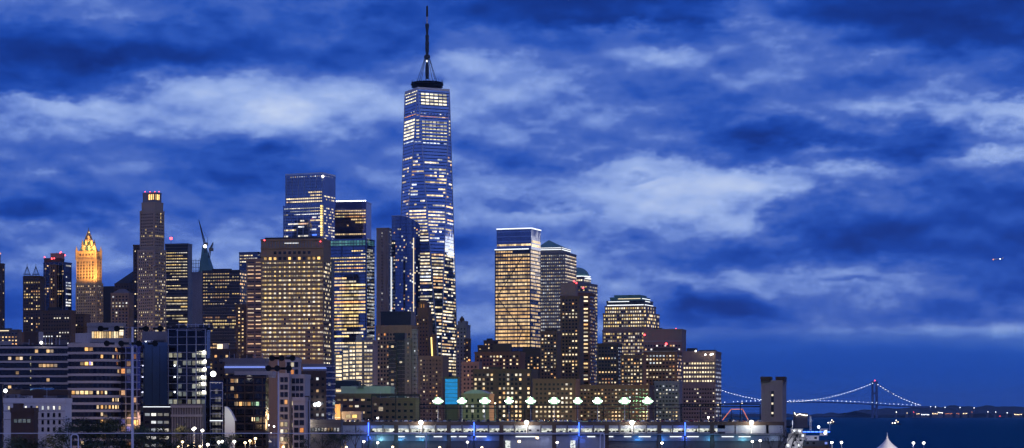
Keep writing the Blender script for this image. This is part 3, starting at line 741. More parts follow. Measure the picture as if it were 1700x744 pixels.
# ---- copper pyramid building + cranes
B = Bld('pyramid_tower', 'building under construction with a steep green copper pyramid roof and scaffolding', 'tower', 3100, 335)
f, g = B.vol(318, 348, 356, 452, mat='granite_grey'); P = B.foot(330, 349, 357, 16, 2); c = sum(P, Vector((0, 0)))/4
b = MB(); b.use(M('copper_green')); b.prism([tuple(p) for p in P], pz(452, 3100), pz(406, 3100), [tuple(c+(p-c)*.22+Vector((-4, 0))) for p in P]); b.build('roof', None, B.root)
b = MB(); b.use(M('steel_dark'))
for k in range(6):
    x = 319+k*2.6; b.tube(at(x, 452, 3090), at(x, 428+random.random()*4, 3090), .35, 4)
for y in (432, 438, 444, 450): b.tube(at(319, y, 3090), at(332, y, 3090), .3, 4)
b.build('scaffold', None, B.root); B.finish()
def crane(x0, y0, x1, y1, xb, yb, D, label):
    r = empty('tower_crane', at(xb, yb, D), label, 'crane', 'cranes above the copper roof')
    b = MB(); b.use(M('steel_dark')); p, q = at(x0, y0, D), at(xb, yb, D)
    for sx in (-1, 1):
        for sy in (-1, 1): b.tube((q.x+sx, q.y+sy, q.z), (p.x+sx, p.y+sy, p.z), .45, 4)
    n = 6
    for k in range(n):
        a = q.lerp(p, k/n); c = q.lerp(p, (k+1)/n); b.tube((a.x-1, a.y-1, a.z), (c.x+1, c.y-1, c.z), .18, 4)
    b.build('mast', None, r)
    b = MB(); b.use(M('steel_dark')); t = at(x1, y1, D); s = (t-p); nn = 12
    w = Vector((-s.z, 0, s.x)).normalized()*1.1
    b.tube(p-w, t, .65, 4, .45); b.tube(p+w, t, .65, 4, .45)
    for k in range(nn):
        a = p.lerp(t, k/nn); c = p.lerp(t, (k+1)/nn); sg = 1 if k % 2 else -1; b.tube(a+w*sg*(1-k/nn), c-w*sg*(1-(k+1)/nn), .3, 4)
    b.build('jib', None, r)
    b = MB(); b.use(M('steel_dark')); b.box(p.x-1.8, p.x+4.5, p.y-1.8, p.y+1.8, p.z-2.5, p.z+1.8); b.tube(p+Vector((3, 0, 1)), p+Vector((4.5, 0, 8)), .3, 4); b.tube(p+Vector((4.5, 0, 8)), p.lerp(t, .8), .12, 4)
    b.build('cab', None, r); return r
r = crane(340, 405, 330, 365, 341, 420, 3080, 'taller crane with its long jib raised steeply to the left, white lamp at its foot')
b = MB(); b.use(M('light_white')); b.ball(at(340.5, 409, 3074), 2.2); b.build('lamp', None, r)
crane(349, 414, 354, 402, 347, 428, 3090, 'smaller crane with a short jib, right of the taller crane above the copper roof')

B = Bld('office_tower', 'wide black tower with scattered yellow windows, right of the copper pyramid roof', 'tower', 2500, 374)
f, g = B.vol(336, 398, 411, 449, mat='black_panel', th=14); B.bands(f, 3.9, .6, .3, 'concrete_dark')
B.grid(f, 3.9, 3.0, 2.3, 1.7, pal=YEL+WARM, run=3, fn=lambda k, n, y: (.8 if abs(y-466) < 3 else .55 if y < 510 and k < n*.55 else .22), str_=(.2, .6))
B.grid(g, 3.9, 3, 2, 1.7, .4, pal=WARM); B.roofbox(352, 385, 446, 450); B.finish()
B = Bld('office_tower', 'narrow brown tower with two lit window columns, left foot of the big gridded masonry tower', 'tower', 2350, 402)
f, g = B.vol(391, 409, 413, 506, mat='brick_dark'); B.grid(f, 3.9, 4.2, 2.2, 1.8, .6, pal=WARM+YEL); B.finish()
B = Bld('office_tower', 'dark slab topped by glass behind the left wing of the gridded masonry tower', 'tower', 2700, 415)
f, g = B.vol(397, 428, 434, 419, mat='glass_dark'); B.grid(f, 3.9, 3, 2.7, 1.5, pal=CREAM, run=4, dark=False, fn=lambda k, n, y: .35); B.finish()
B = Bld('office_wing', 'lower masonry wing with broad orange-white windows on the left of the gridded tower', 'building', 2330, 424)
f, g = B.vol(409, 437, 440, 430, mat='granite_pink', th=8); B.grid(f, 4.2, 9, 8, 2.0, .8, pal=[(1, .62, .34), (1, .75, .5), (1, .55, .3)], fn=lambda k, n, y: .8 if int(y/4) % 3 else .25, dark=True); B.bands(f, 4.2, 1.6, .4, 'granite_pink'); B.finish()

# ---- big gridded masonry tower
D = 2250; B = Bld('masonry_tower', 'broad brown masonry tower with a regular grid of paired lit windows and arched top row', 'tower', D, 484)
f, g = B.vol(433, 537, 549, 397, mat='stone_brown', th=9)
n = 12; body = sub(f, 434, 600)
def gridfn(k, n_, y):
    if 545 < y and k in (9*2, 9*2+1): return .2
    return .93 if y < 485 or y > 548 else .78
B.grid(body, 4.55, 2.62, 1.95, 1.95, pal=YEL+CREAM+[(1, .72, .36), (1, .70, .34)], str_=(.3, .7), top=.5, bot=.5, fn=gridfn)
m_ = B.piers(body, 5.24, 1.0, .55, 'stone_brown'); B.bands(body, 4.55, .8, .35, 'stone_brown', top=0)
arch = sub(f, 426, 433)
B.grid(arch, 4.6, 5.24, 3.3, 3.2, pal=[(1, .58, .18)], str_=(.6, .8), top=.4, bot=.2, fn=lambda k, n, y: 1 if k < 3 or k > n-4 else .35)
upper = sub(f, 415, 425); B.grid(upper, 6, 5.24, 3.0, 3.0, pal=CREAM, fn=lambda k, n, y: .0 if 2 <= k < n-2 else None, top=1.4, bot=.5)
B.strip(f, pz(403.5, D), .5, .5, 'strip_white', .38, .60); 
for yy, hh in ((399, 1.6), (412, 1.0), (425.5, .9)):
    b = MB(); b.use(M('stone_brown')); a, c = f.span(pz(yy, D)); b.obox(a, f.u, f.n, f.w, 1.2, hh); b.build('cornice', None, B.root)
B.piers(sub(f, 400, 412), 3.0, 1.1, .5, 'granite_grey')
B.grid(g, 4.55, 3.4, 2, 1.9, .35, pal=CREAM, top=24); B.beacon(439, 399, -4, r=.8); B.beacon(532, 401, -4, r=.7)
f, g = B.vol(440, 530, 541, 394.5, 397, mat='roof_dark', th=9, dD=8)
B.finish(100)
B = Bld('office_tower', 'dark slim tower with blue-lit windows on the right shoulder of the gridded masonry tower', 'tower', 2300, 546)
f, g = B.vol(535, 551, 555, 431, mat='granite_grey', th=12); B.grid(f, 4.1, 3.2, 2.8, 1.8, pal=CREAM, run=3, fn=lambda k, n, y: .85 if y < 455 or abs(y-580) < 4 else .12)
B.grid(sub(f, 500, 535), 8, 4, 1.4, 1.4, pal=[(.2, .6, 1)], str_=(.4, .8), fn=lambda k, n, y: .5); B.finish()

# ---- glass tower upper left of centre
D = 2750; B = Bld('glass_tower', 'tall blue glass tower with a setback and a gold-lit corner, left of centre', 'tower', D, 515)
f, g = B.vol(470, 537, 556, 340, mat='glass_blue', th=22)
def t3(k, n, y):
    if y < 348: return .92
    if y < 356: return .6
    if abs(y-361) < 2.5: return .4 if k > n*.6 else .05
    return .22 if y > 385 else .28
B.grid(f, 3.9, 2.9, 2.7, 1.7, pal=CREAM+COOL+[(1, .6, .4)], str_=(.25, .75), run=3.5, fn=t3, dark=False, bot=2); B.grid(g, 3.9, 2.9, 2.2, 1.6, pal=CREAM, fn=lambda k, n, y: .3, dark=False)
B.piers(f, 8.6, .35, .5, 'steel_light', 'mullion'); B.bands(f, 3.9, .8, .15, 'glass_dark')
f2, g2 = B.vol(473.5, 537, 557, 290, 340, mat='glass_blue', th=22, dD=3)
B.grid(sub(f2, 318, 341), 3.9, 2.9, 2.7, 1.9, pal=CREAM+[(1, .66, .45), (1, .5, .4)], str_=(.35, .85), run=5, fn=lambda k, n, y: .95 if y > 331 else .75 if y > 322 else .4, dark=False, top=.4, bot=.2)
B.grid(g2, 3.9, 2.9, 2.2, 1.6, pal=CREAM, fn=lambda k, n, y: .5 if y > 325 else 0, dark=False)
B.piers(f2, 8.6, .35, .5, 'steel_light', 'mullion'); B.bands(f2, 3.9, .5, .12, 'glass_dark')
f3, g3 = B.vol(474, 536, 556.5, 287, 290, mat='steel_light', th=22, dD=4)
B.grid(sub(f2, 292, 297), 3, 3.2, 1.4, 1.2, pal=YEL+COOL, str_=(.3, .8), top=.2, bot=.1, fn=lambda k, n, y: .7, dark=False); B.grid(sub(g2, 292, 297), 3, 3.2, 1.4, 1.2, pal=COOL, top=.2, bot=.1, fn=lambda k, n, y: .6, dark=False)
B.beacon(536, 293, -1, 'light_white', 1.5)
b = MB(); b.use(M('beam_gold')); c = B.last[1]
for k in range(13):
    y0 = 341+k*4; b.tube(at(533.5, y0, D-1.5), at(533.5, y0+2.3, D-1.5), 1.3, 5)
b.build('corner_light', None, B.root)
B.one(f, .78, pz(390, D), 8, 3, (.08, .2, 1, .9)); B.finish()
D = 2850; B = Bld('glass_tower', 'purple glass tower with a row of roof lights, right of the setback glass tower', 'tower', D, 587)
f, g = B.vol(540, 608, 616.5, 335, mat='glass_purple', th=10); 
B.grid(f, 3.9, 2.9, 2.7, 1.8, pal=YEL+WARM, str_=(.35, .8), run=6, dark=False, fn=lambda k, n, y: (.9 if abs(y-356) < 4 else .85 if k > n*.7 and abs(y-366) < 3 else .8 if abs(y-391) < 3 else .26) if y > 350 else .02)
B.bands(f, 3.9, .5, .12, 'glass_dark')
b = MB(); b.use(M('light_cool'))
for k in range(17): a, c = f.span(f.z1); p = a.lerp(c, .18+k*.05); b.ball((p.x, p.y-1, p.z+1.3), .75, 6)
b.build('roof_lights', None, B.root); B.finish()

D = 2450; B = Bld('glass_tower', 'glass tower with a teal-lit top storey and gold floor bands', 'tower', D, 580)
f, g = B.vol(546, 609, 622, 397, mat='glass_navy', th=17)
def t7(k, n, y):
    if y < 408: return 1.0
    if y < 424: return .2
    if y < 456: return .85
    if y < 466: return .1
    if y < 492: return .62
    if y < 520: return .85
    return .6
B.grid(sub(f, 411, 612), 3.9, 2.9, 2.6, 1.8, pal=CREAM+WARM+YEL, str_=(.25, .8), run=5, fn=t7, dark=False); B.grid(sub(g, 410, 600), 3.9, 2.9, 2.2, 1.5, pal=COOL, str_=(.08, .3), run=3, fn=lambda k, n, y: .45, dark=False)
B.grid(sub(f, 398, 409), 7.4, 3.6, 3.4, 6.6, pal=[(.16, .52, .55), (.22, .6, .6)], str_=(.12, .26), top=.5, bot=.1, fn=lambda k, n, y: 1)
B.grid(sub(g, 398, 409), 7.4, 3.6, 3.4, 6.6, pal=[(.16, .5, .6)], str_=(.06, .16), top=.5, bot=.1, fn=lambda k, n, y: 1)
B.bands(f, 3.9, .9, .15, 'glass_dark'); B.piers(f, 14.5, .5, .5, 'steel_dark', 'mullion'); B.finish()

B = Bld('slab_tower', 'slim pale concrete slab tower with a dark central window strip', 'tower', 2650, 637)
f, g = B.vol(625, 645, 651, 379, mat='limestone', th=12); q = part_of(f, .38, .58)
B.grid(q, 3.9, q.w/1.3, q.w*.6, 2.0, .12, pal=COOL, top=5, str_=(.1, .4)); B.piers(f, f.w/3.1, .5, .5, 'limestone')
B.grid(g, 3.9, 3.4, 1.5, 1.6, .25, pal=COOL); B.finish()

# ---- curved blue tower
def curved():
    D = 2430; B = Bld('curved_tower', 'curved dark blue glass tower with a swooping slanted roof in front of the tallest tower', 'tower', D, 672)
    pts = []; N = 14
    for k in range(N+1):
        t = k/N; x = 649 + (697-649)*t; bul = math.sin(math.pi*t)*11
        pts.append(Vector((px(x, D), D+14*(1-t) - bul*1.0 + (6*t*t))))
    back = [Vector((p.x, p.y+34)) for p in reversed(pts)]
    poly = pts + back
    def ztop(t): return pz(357.5 + 3*t + 12.0*t**3.2 + (3 if t > .5 else 0)*(t-.5), D)
    m = MB(); m.use(M('glass_navy')); n = N+1
    for k in range(N):
        a, c = pts[k], pts[k+1]; za, zc = ztop(k/N), ztop((k+1)/N)
        m.quad((a.x, a.y, 2), (c.x, c.y, 2), (c.x, c.y, zc), (a.x, a.y, za))
        m.quad((c.x, c.y+34, 2), (a.x, a.y+34, 2), (a.x, a.y+34, za-8), (c.x, c.y+34, zc-8))
        m.quad((a.x, a.y, za), (c.x, c.y, zc), (c.x, c.y+34, zc-8), (a.x, a.y+34, za-8))
    for p, t, rev in ((pts[0], 0, 1), (pts[-1], 1, 0)):
        q = [(p.x, p.y, 2), (p.x, p.y+34, 2), (p.x, p.y+34, ztop(t)-8), (p.x, p.y, ztop(t))]
        if rev: q.reverse()
        m.quad(*q)
    m.build('wall', None, B.root)
    fl = MB(); fl.use(M('glass_dark'))
    for k in range(N):
        a, c = pts[k], pts[k+1]; z = 60
        u = Vector((c.x-a.x, c.y-a.y, 0)); L = u.length; u.normalize(); nn = Vector((u.y, -u.x, 0))
        while z < min(ztop(k/N), ztop((k+1)/N))-2: fl.obox((a.x, a.y, z), u, nn, L, .12, .5); z += 3.9
    fl.build('floor_band', None, B.root)
    for k in range(N):
        a, c = pts[k], pts[k+1]; zt = min(ztop(k/N), ztop((k+1)/N))
        f = Face((a.x, a.y, 2), (c.x, c.y, 2), (a.x, a.y, zt), (c.x, c.y, zt))
        B.grid(f, 3.9, f.w-.65, f.w-.9, 1.8, pal=CREAM+COOL+[(1, .45, .2)], str_=(.15, .6), fn=lambda kk, nn_, y, k=k: (.30 if k > 8 else .13) if y > 375 else .04, dark=False, top=6)
    rail = MB(); rail.use(M('steel_light'))
    for k in range(N): rail.tube((pts[k].x, pts[k].y, ztop(k/N)+.4), (pts[k+1].x, pts[k+1].y, ztop((k+1)/N)+.4), .45, 5)
    rail.build('roof_rail', None, B.root)
    b = MB(); b.use(M('strip_warm')); b.tube((pts[11].x, pts[11].y-.5, pz(520, D)), (pts[11].x, pts[11].y-.5, pz(395, D)), .45, 5); b.build('light_strip', None, B.root)
    b = MB(); b.use(M('strip_white')); b.tube((pts[0].x-.5, pts[0].y-.5, pz(520, D)), (pts[0].x-.5, pts[0].y-.5, pz(425, D)), .4, 5); b.build('light_strip', None, B.root)
    B.finish()
curved()

# ---- right-hand group
D = 2400; B = Bld('glass_tower', 'glowing gold-lit glass office tower with a long diagonal brace across its front', 'tower', D, 860)
f, g = B.vol(821.5, 881, 897, 414, mat='glass_dark', th=20)
def gs(k, n, y):
    if y < 423: return 1.0 if 1 < k < n*.45 or n*.5 < k < n*.8 else .3
    return .97
B.grid(sub(f, 414, 577), 4.05, 2.9, 2.75, 2.7, pal=[(1, .60, .24), (1, .66, .30), (1, .62, .26), (1, .72, .38)], str_=(.24, .50), top=.6, bot=.5, run=5, fn=gs, proud=.12)
B.grid(sub(g, 414, 585), 4.05, 2.9, 2.5, 2.5, pal=[(1, .66, .28), (1, .72, .36)], str_=(.14, .45), top=.6, bot=.5, run=3, fn=lambda k, n, y: .72, proud=.12)
B.piers(f, 11.6, .6, .45, 'steel_dark', 'mullion'); B.bands(f, 4.05, 1.0, .3, 'steel_dark', top=0); B.bands(g, 4.05, 1.0, .3, 'steel_dark')
f2, g2 = B.vol(824.5, 882, 897.5, 380, 414, mat='glass_navy', th=20, dD=2); B.bands(f2, 5.5, 1.2, .25, 'glass_blue', top=2)
B.grid(sub(f2, 405, 414), 4.4, 2.9, 2.7, 2.6, pal=[(1, .7, .35)], str_=(.4, .7), top=.2, bot=0, run=4, fn=lambda k, n, y: .7, dark=False)
B.grid(sub(g2, 400, 414), 4.4, 2.9, 2.5, 2.6, pal=[(1, .7, .3)], str_=(.3, .6), top=.2, bot=0, run=3, fn=lambda k, n, y: .8, dark=False)
B.strip(f2, f2.z1+.2, 1.1, .9, 'strip_white'); B.strip(g2, g2.z1+.2, 1.1, .9, 'strip_white'); B.strip(f, f.z1+.1, 1.0, .9, 'strip_white', 0, .95)
b = MB(); b.use(M('steel_dark'))
def onf(s, y): a, c = f.span(pz(y, D)); return a.lerp(c, s) + f.n*.75
for (s0, y0, s1, y1) in ((.80, 424, .06, 492), (.06, 492, .78, 548), (.78, 548, .62, 572)): b.tube(onf(s0, y0), onf(s1, y1), .5, 5)
b.build('diagonal_brace', None, B.root); B.finish(100)

D = 2600; B = Bld('pyramid_roof_tower', 'grey gridded office tower capped by a dark green pyramid roof', 'tower', D, 925)
f, g = B.vol(884, 938, 957, 419, mat='granite_grey', th=17)
B.grid(f, 4.1, 2.5, 1.7, 1.6, .75, pal=COOL+CREAM, str_=(.08, .30), fn=lambda k, n, y: .85 if y < 566 else .4); B.grid(g, 4.1, 3.2, 2.9, 2.0, .8, pal=CREAM, str_=(.25, .55), run=3, fn=lambda k, n, y: .9 if y < 505 else .5)
B.bands(g, 4.1, .8, .2, 'granite_grey')
f2, g2 = B.vol(890, 932, 947, 411, 419, mat='granite_grey', th=17, dD=3)
for q in (f2, g2): B.strip(q, q.z1-2.6, .8, .5, 'strip_white', .05, 1); B.strip(q, q.z1-.5, .6, .5, 'strip_white', .05, 1)
P = B.last; c = sum(P, Vector((0, 0)))/4; ap = Vector((px(912, D), c.y)); b = MB(); b.use(M('copper_green')); b.prism([tuple(c+(p-c)*1.0) for p in P], f2.z1, pz(396, D), [tuple(ap+(p-c)*.03) for p in P]); b.build('roof', None, B.root)
B.finish()

D = 2700; B = Bld('domed_tower', 'office tower with a rounded green dome and lit ring beneath it', 'tower', D, 970)
f, g = B.vol(935, 977, 992, 471, mat='granite_grey', th=20)
for q in (f, g): B.grid(q, 4.1, 3.0, 2.1, 1.8, .5, pal=CREAM+YEL, str_=(.15, .5), fn=lambda k, n, y: .6 if y < 520 else .35)
f2, g2 = B.vol(940, 968, 981, 460, 471, mat='granite_grey', th=20, dD=4); B.grid(f2, 4, 3, 2, 1.8, .7, pal=CREAM); B.grid(g2, 4, 3, 2, 1.8, .5, pal=CREAM)
cx, cy = px(958, D+25), D+25; b = MB(); b.use(M('copper_green')); z0 = pz(460, cy); hh = pz(444, cy)-z0
b.lathe((cx, cy), [(15.5*math.cos(a), z0+hh*math.sin(a)) for a in [k*math.pi/2/8 for k in range(8)]]+[(.3, z0+hh)], 28); b.build('dome', None, B.root, smooth=True)
for y, r in ((459.5, 17.3), (463, 18)):
    b = MB(); b.use(M('strip_white')); b.lathe((cx, cy), [(r, pz(y+.6, cy)), (r, pz(y-.2, cy))], 28); b.build('light_ring', None, B.root)
B.finish()

D = 2450; B = Bld('stepped_tower', 'broad stepped office tower with white light lines round its flat truncated top', 'tower', D, 1048)
mt = 'granite_pink'
f, g = B.vol(1000, 1075, 1099, 548, mat=mt, th=20)
for q in (f, g): B.grid(q, 4.0, 2.7, 1.9, 1.9, .6, pal=CREAM+YEL, str_=(.18, .55), fn=lambda k, n, y: .62)
for (xl, xc, xr, y0, y1, dD) in ((1001, 1074, 1095, 520, 548, 3), (1004, 1073, 1089, 508, 520, 6)):
    f, g = B.vol(xl, xc, xr, y0, y1, mat=mt, th=20, dD=dD)
    for q, pf in ((f, .75), (g, .35)): B.grid(q, 4.0, 2.7, 1.95, 2.1, pf, pal=CREAM+YEL, str_=(.25, .7), top=1.2, bot=0)
f, g = B.vol(1007, 1070, 1084, 499.5, 508, mat='steel_dark', th=20, dD=9)
for q in (f, g): B.strip(q, q.z1-5.0, .9, .6, 'strip_white', .02, .98); B.strip(q, q.z1-.8, .7, .6, 'strip_white', .05, .6)
f, g = B.vol(1013, 1066, 1079, 494, 500, mat='copper_green', th=20, dD=12); B.strip(f, f.z1-1.4, .6, .5, 'strip_warm', .25, .95); B.strip(g, g.z1-1.4, .6, .5, 'strip_white')
f, g = B.vol(1020, 1062, 1073, 490.5, 494.5, mat='copper_green', th=20, dD=15); B.finish()

D = 2300; B = Bld('office_tower', 'dark flat-topped block with red beacons on its right corner, right of the stepped tower', 'tower', D, 1106)
f, g = B.vol(1068, 1132, 1139, 547, mat='granite_pink', th=12); B.grid(sub(f, 568, 700), 3.9, 3.0, 1.9, 1.9, .3, pal=WARM+COOL); B.beacon(1106, 571, -8, r=1.2); B.beacon(1122, 546, 5, r=.7); B.beacon(1070, 556, -3, r=1)
B.strip(f, pz(567, D), 1.0, .4, 'concrete', 0, 1); B.roofbox(1085, 1100, 544.5, 548); B.finish()
D = 2150; B = Bld('office_block', 'right-hand end tower of the skyline with five full rows of lit windows', 'building', D, 1168)
f, g = B.vol(1133, 1188, 1197.5, 584, mat='granite_pink', th=12)
B.grid(sub(f, 601, 638), 4.4, 2.65, 1.8, 2.0, .95, pal=[(1, .78, .46), (1, .84, .56)], str_=(.5, .8), top=.5, bot=.2, fn=lambda k, n, y: .97 if k > 1 else .6)
B.grid(sub(f, 640, 720), 4.0, 2.65, 1.5, 1.5, .10, pal=CREAM); B.grid(sub(g, 592, 700), 4.3, 3, 1.8, 1.7, .5, pal=COOL, str_=(.1, .4))
B.grid(sub(f, 588, 598), 6, 3, 2.4, 3.5, .2, pal=COOL, str_=(.1, .3), top=1, bot=.2) if False else None
for (a, c, y0, y1) in ((1140, 1158, 578, 585), (1160, 1190, 581, 585)): B.roofbox(a, c, y0, y1, 'steel_dark')
for x, y in ((1155, 583), (1183, 588), (1171, 589), (1180, 589)): B.beacon(x, y, -3, 'light_white', .8)
B.mast(1187, 577, 583, .2); B.finish()
D = 2000; B = Bld('apartment_tower', 'apartment tower with orange-lit windows in front of the stepped office tower, right side', 'tower', D, 1100)
f, g = B.vol(1069, 1124, 1132, 584, mat='brick_brown', th=14); B.grid(f, 3.3, 3.1, 1.8, 1.6, .42, pal=WARM+MIX, str_=(.2, .7), run=1.6); B.grid(g, 3.3, 3.2, 1.6, 1.5, .4, pal=WARM)
B.strip(f, f.z1+.3, .5, .5, 'concrete', 0, 1); B.roofbox(1086, 1122, 577, 584, 'brick_dark'); B.finish()
D = 1850; B = Bld('apartment_tower', 'greyish lower apartment block beneath the five-row office block', 'building', D, 1104)
f, g = B.vol(1086, 1128, 1133, 634, mat='granite_grey', th=12); B.grid(f, 3.2, 2.8, 1.5, 1.4, .36, pal=COOL+CREAM, str_=(.15, .5)); B.finish()
D = 1950; B = Bld('apartment_tower', 'brick apartment tower with rows of amber windows left of the orange-lit one', 'tower', D, 1052)
f, g = B.vol(1030, 1068, 1073, 590, mat='brick_brown', th=14); B.grid(f, 3.3, 2.8, 1.7, 1.6, .6, pal=WARM+CREAM, str_=(.25, .75)); B.finish()
D = 2050; B = Bld('apartment_tower', 'dark apartment tower with mixed windows, under the left side of the stepped office tower', 'tower', D, 1012)
f, g = B.vol(991, 1026, 1033, 571, mat='brick_dark', th=14); B.grid(f, 3.3, 3.0, 1.8, 1.6, .45, pal=MIX+[(1, .35, .12)], str_=(.2, .7), run=1.4); B.grid(g, 3.3, 3, 1.6, 1.5, .4, pal=COOL); B.finish()
D = 1800; B = Bld('apartment_block', 'low brown apartment block behind the right-hand stadium floodlights', 'building', D, 1020)
f, g = B.vol(962, 1078, 1088, 640, mat='brick_brown', th=8); B.grid(f, 3.1, 2.9, 1.5, 1.4, .34, pal=MIX, str_=(.2, .65)); B.finish()
D = 2150; B = Bld('apartment_tower', 'tall brick apartment tower with a pinkish rooftop box, in front of the domed tower', 'tower', D, 945)
f, g = B.vol(930, 962, 969, 492, mat='brick_brown', th=14); B.grid(f, 3.4, 3.3, 1.9, 1.7, .36, pal=WARM+CREAM, str_=(.3, .8), run=1.4)
B.roofbox(931, 959, 469, 493, 'granite_pink', 12); B.beacon(953, 467, 12, r=.9); B.beacon(957, 470, 12, r=.7); B.beacon(968, 478, 20, r=.9); B.finish()
D = 2200; B = Bld('apartment_tower', 'apartment tower with broad bay windows, between the brick tower and the stepped office tower', 'tower', D, 976)
f, g = B.vol(957, 979, 988, 487, mat='brick_red', th=14)
B.grid(f, 4.0, 5.8, 5.0, 1.8, .5, pal=CREAM+WARM, str_=(.3, .75), fn=lambda k, n, y: .75 if y < 585 else .3); B.grid(g, 3.6, 3.2, 1.7, 1.6, .3, pal=WARM); B.finish()
D = 2100; B = Bld('apartment_tower', 'brown apartment tower in front of the green pyramid roof tower, dark flat top', 'tower', D, 912)
f, g = B.vol(897, 925, 931, 551, mat='brick_brown', th=14); B.grid(f, 3.4, 3.1, 1.8, 1.6, .38, pal=WARM+CREAM, str_=(.25, .75)); B.roofbox(905, 926, 545, 552, 'brick_dark'); B.finish()
D = 2200; B = Bld('apartment_block', 'dark block with few windows at the foot of the gold-lit brace tower', 'building', D, 880)
f, g = B.vol(868, 897, 902, 578, mat='brick_dark', th=12); B.grid(f, 3.5, 3.2, 1.8, 1.6, .36, pal=WARM, top=9); B.finish()
D = 2050; B = Bld('apartment_block', 'wide brick apartment block with a flat-topped rooftop box, left of the gold-lit brace tower', 'building', D, 835)
f, g = B.vol(788, 864, 872, 585, mat='brick_red', th=10); B.grid(f, 3.6, 3.2, 1.9, 1.8, .42, pal=WARM+CREAM, str_=(.3, .85)); B.roofbox(818, 850, 571, 586, 'brick_dark'); B.roofbox(795, 815, 580, 586, 'brick_dark'); B.finish()
D = 2200; B = Bld('apartment_tower', 'small stepped dark tower just right of the grey water-tank tower', 'tower', D, 812)
f, g = B.vol(803, 820, 826, 566, mat='brick_dark', th=12); B.roofbox(808, 818, 562, 567); B.grid(f, 3.6, 3.2, 1.5, 1.5, .2); 
f, g = B.vol(793, 806, 810, 574, mat='brick_dark', th=12, dD=-20); B.grid(f, 3.6, 3.2, 1.5, 1.5, .25); B.finish()
D = 1750; B = Bld('brick_block', 'long brick block with large lit square windows behind the left stadium floodlights', 'building', D, 850)
f, g = B.vol(785, 882, 893, 614, mat='brick_dark', th=8)
B.grid(f, 3.7, 3.35, 2.0, 2.1, .55, pal=CREAM+WARM, str_=(.35, .85), fn=lambda k, n, y: None if y < 622 or (k % 7 == 5) else ((.62 if k > n*.55 else .4) if y > 632 else .3), top=3)
B.roofbox(812, 832, 609, 615, 'brick_dark'); B.finish()
D = 1700; B = Bld('brick_block', 'dark plain-walled block with two lit windows, right of the long brick block', 'building', D, 925)
f, g = B.vol(884, 955, 963, 630, mat='brick_dark', th=8); B.grid(f, 3.6, 3.4, 1.9, 1.8, .2, pal=CREAM, str_=(.3, .7), fn=lambda k, n, y: .9 if k in (int(n*.38), int(n*.38)+1) and abs(y-652) < 4 else (.45 if k > n*.62 else (.0 if y < 672 else .8))); B.finish()
D = 1600; B = Bld('gabled_hall', 'low hall with a shallow arched gable behind the floodlights', 'building', D, 788)
f, g = B.vol(766, 812, 820, 655, mat='stone_brown', th=6); B.grid(f, 4, 4.2, 1.6, 2.6, .4, pal=COOL, fn=lambda k, n, y: .35)
P = B.last; b = MB(); b.use(M('concrete')); a, c = P[0], P[1]; N = 12
for k in range(N):
    t0, t1 = k/N, (k+1)/N; z0 = pz(655, D); h = lambda t: z0 + 3.6*(1-(2*t-1)**2)
    p, q = a.lerp(c, t0), a.lerp(c, t1); dp = P[3]-P[0]
    b.quad((p.x, p.y, z0), (q.x, q.y, z0), (q.x, q.y, h(t1)), (p.x, p.y, h(t0))); b.quad((p.x, p.y, h(t0)), (q.x, q.y, h(t1)), (q.x+dp.x, q.y+dp.y, h(t1)), (p.x+dp.x, p.y+dp.y, h(t0)))
b.build('roof', None, B.root); B.finish()

# ---- around the foot of the tallest tower
B = Bld('stone_tower', 'grey stone tower topped by a small round water tank, right of the tallest tower', 'tower', 2300, 769)
f, g = B.vol(757, 775, 781, 540, mat='granite_grey', th=12); B.grid(f, 4, 3.6, 1.3, 1.8, .08, pal=WARM)
f, g = B.vol(760, 773, 777, 534, 541, mat='granite_grey', th=12, dD=3); p = at(767, 534, 2306); b = MB(); b.use(M('brick_dark')); b.lathe((p.x, p.y), [(2.6, p.z-1), (2.6, p.z+3), (.2, p.z+6)], 12); b.build('water_tank', None, B.root)
f, g = B.vol(772, 779, 782, 563, mat='brick_dark', th=12, dD=-10); B.grid(f, 4, 3, 1.2, 1.4, .2); B.finish()
B = Bld('brick_block', 'pinkish brick building with tall pilasters, left of the long brick block', 'building', 1950, 785)
f, g = B.vol(766, 795, 800, 602, mat='granite_pink', th=12); B.grid(f, 3.8, 3.4, 1.6, 1.9, .2, pal=ORNG+WARM); B.piers(f, 3.4, .6, .5, 'granite_pink')
B.beacon(779, 598, -4, 'light_orange', .9); B.finish()
B = Bld('deco_tower', 'brown stepped tower with orange-lit arches on its crown, below the curved blue tower', 'tower', 2200, 703)
f, g = B.vol(690, 712, 718, 525, mat='brick_brown', th=14); B.grid(f, 3.9, 3.2, 1.3, 1.7, .12, pal=WARM); B.piers(f, 3.2, .7, .5, 'brick_brown')
f, g = B.vol(693, 710, 716, 512, 525, mat='brick_brown', th=14, dD=3)
B.grid(f, 9, 2.9, 1.5, 7.6, pal=[(1, .40, .08)], str_=(.25, .42), top=.6, bot=.1, fn=lambda k, n, y: 1)
f, g = B.vol(695, 708, 713, 503, 512, mat='brick_brown', th=14, dD=5); B.grid(f, 7, 2.6, 1.2, 5, pal=[(1, .45, .1)], str_=(.2, .35), top=.4, bot=.1, fn=lambda k, n, y: .8)
B.roofbox(697, 707, 498, 504, 'brick_brown', 10, name='roof_house'); B.finish()
B = Bld('office_tower', 'brown tower edged by a vertical orange light, below the deco crown', 'tower', 2100, 722)
f, g = B.vol(694, 735, 745, 592, mat='stone_brown', th=14); B.grid(f, 3.8, 3.2, 1.5, 1.7, .24, pal=CREAM+WARM, str_=(.15, .6)); B.piers(f, 6.4, .6, .4, 'stone_brown')
f, g = B.vol(716, 722, 725, 556, 592, mat='brick_brown', dD=6)
b = MB(); b.use(M('beam_gold')); b.tube(at(717.5, 591, 2098), at(716, 560, 2098), .7, 5); b.build('light_strip', None, B.root); B.finish()
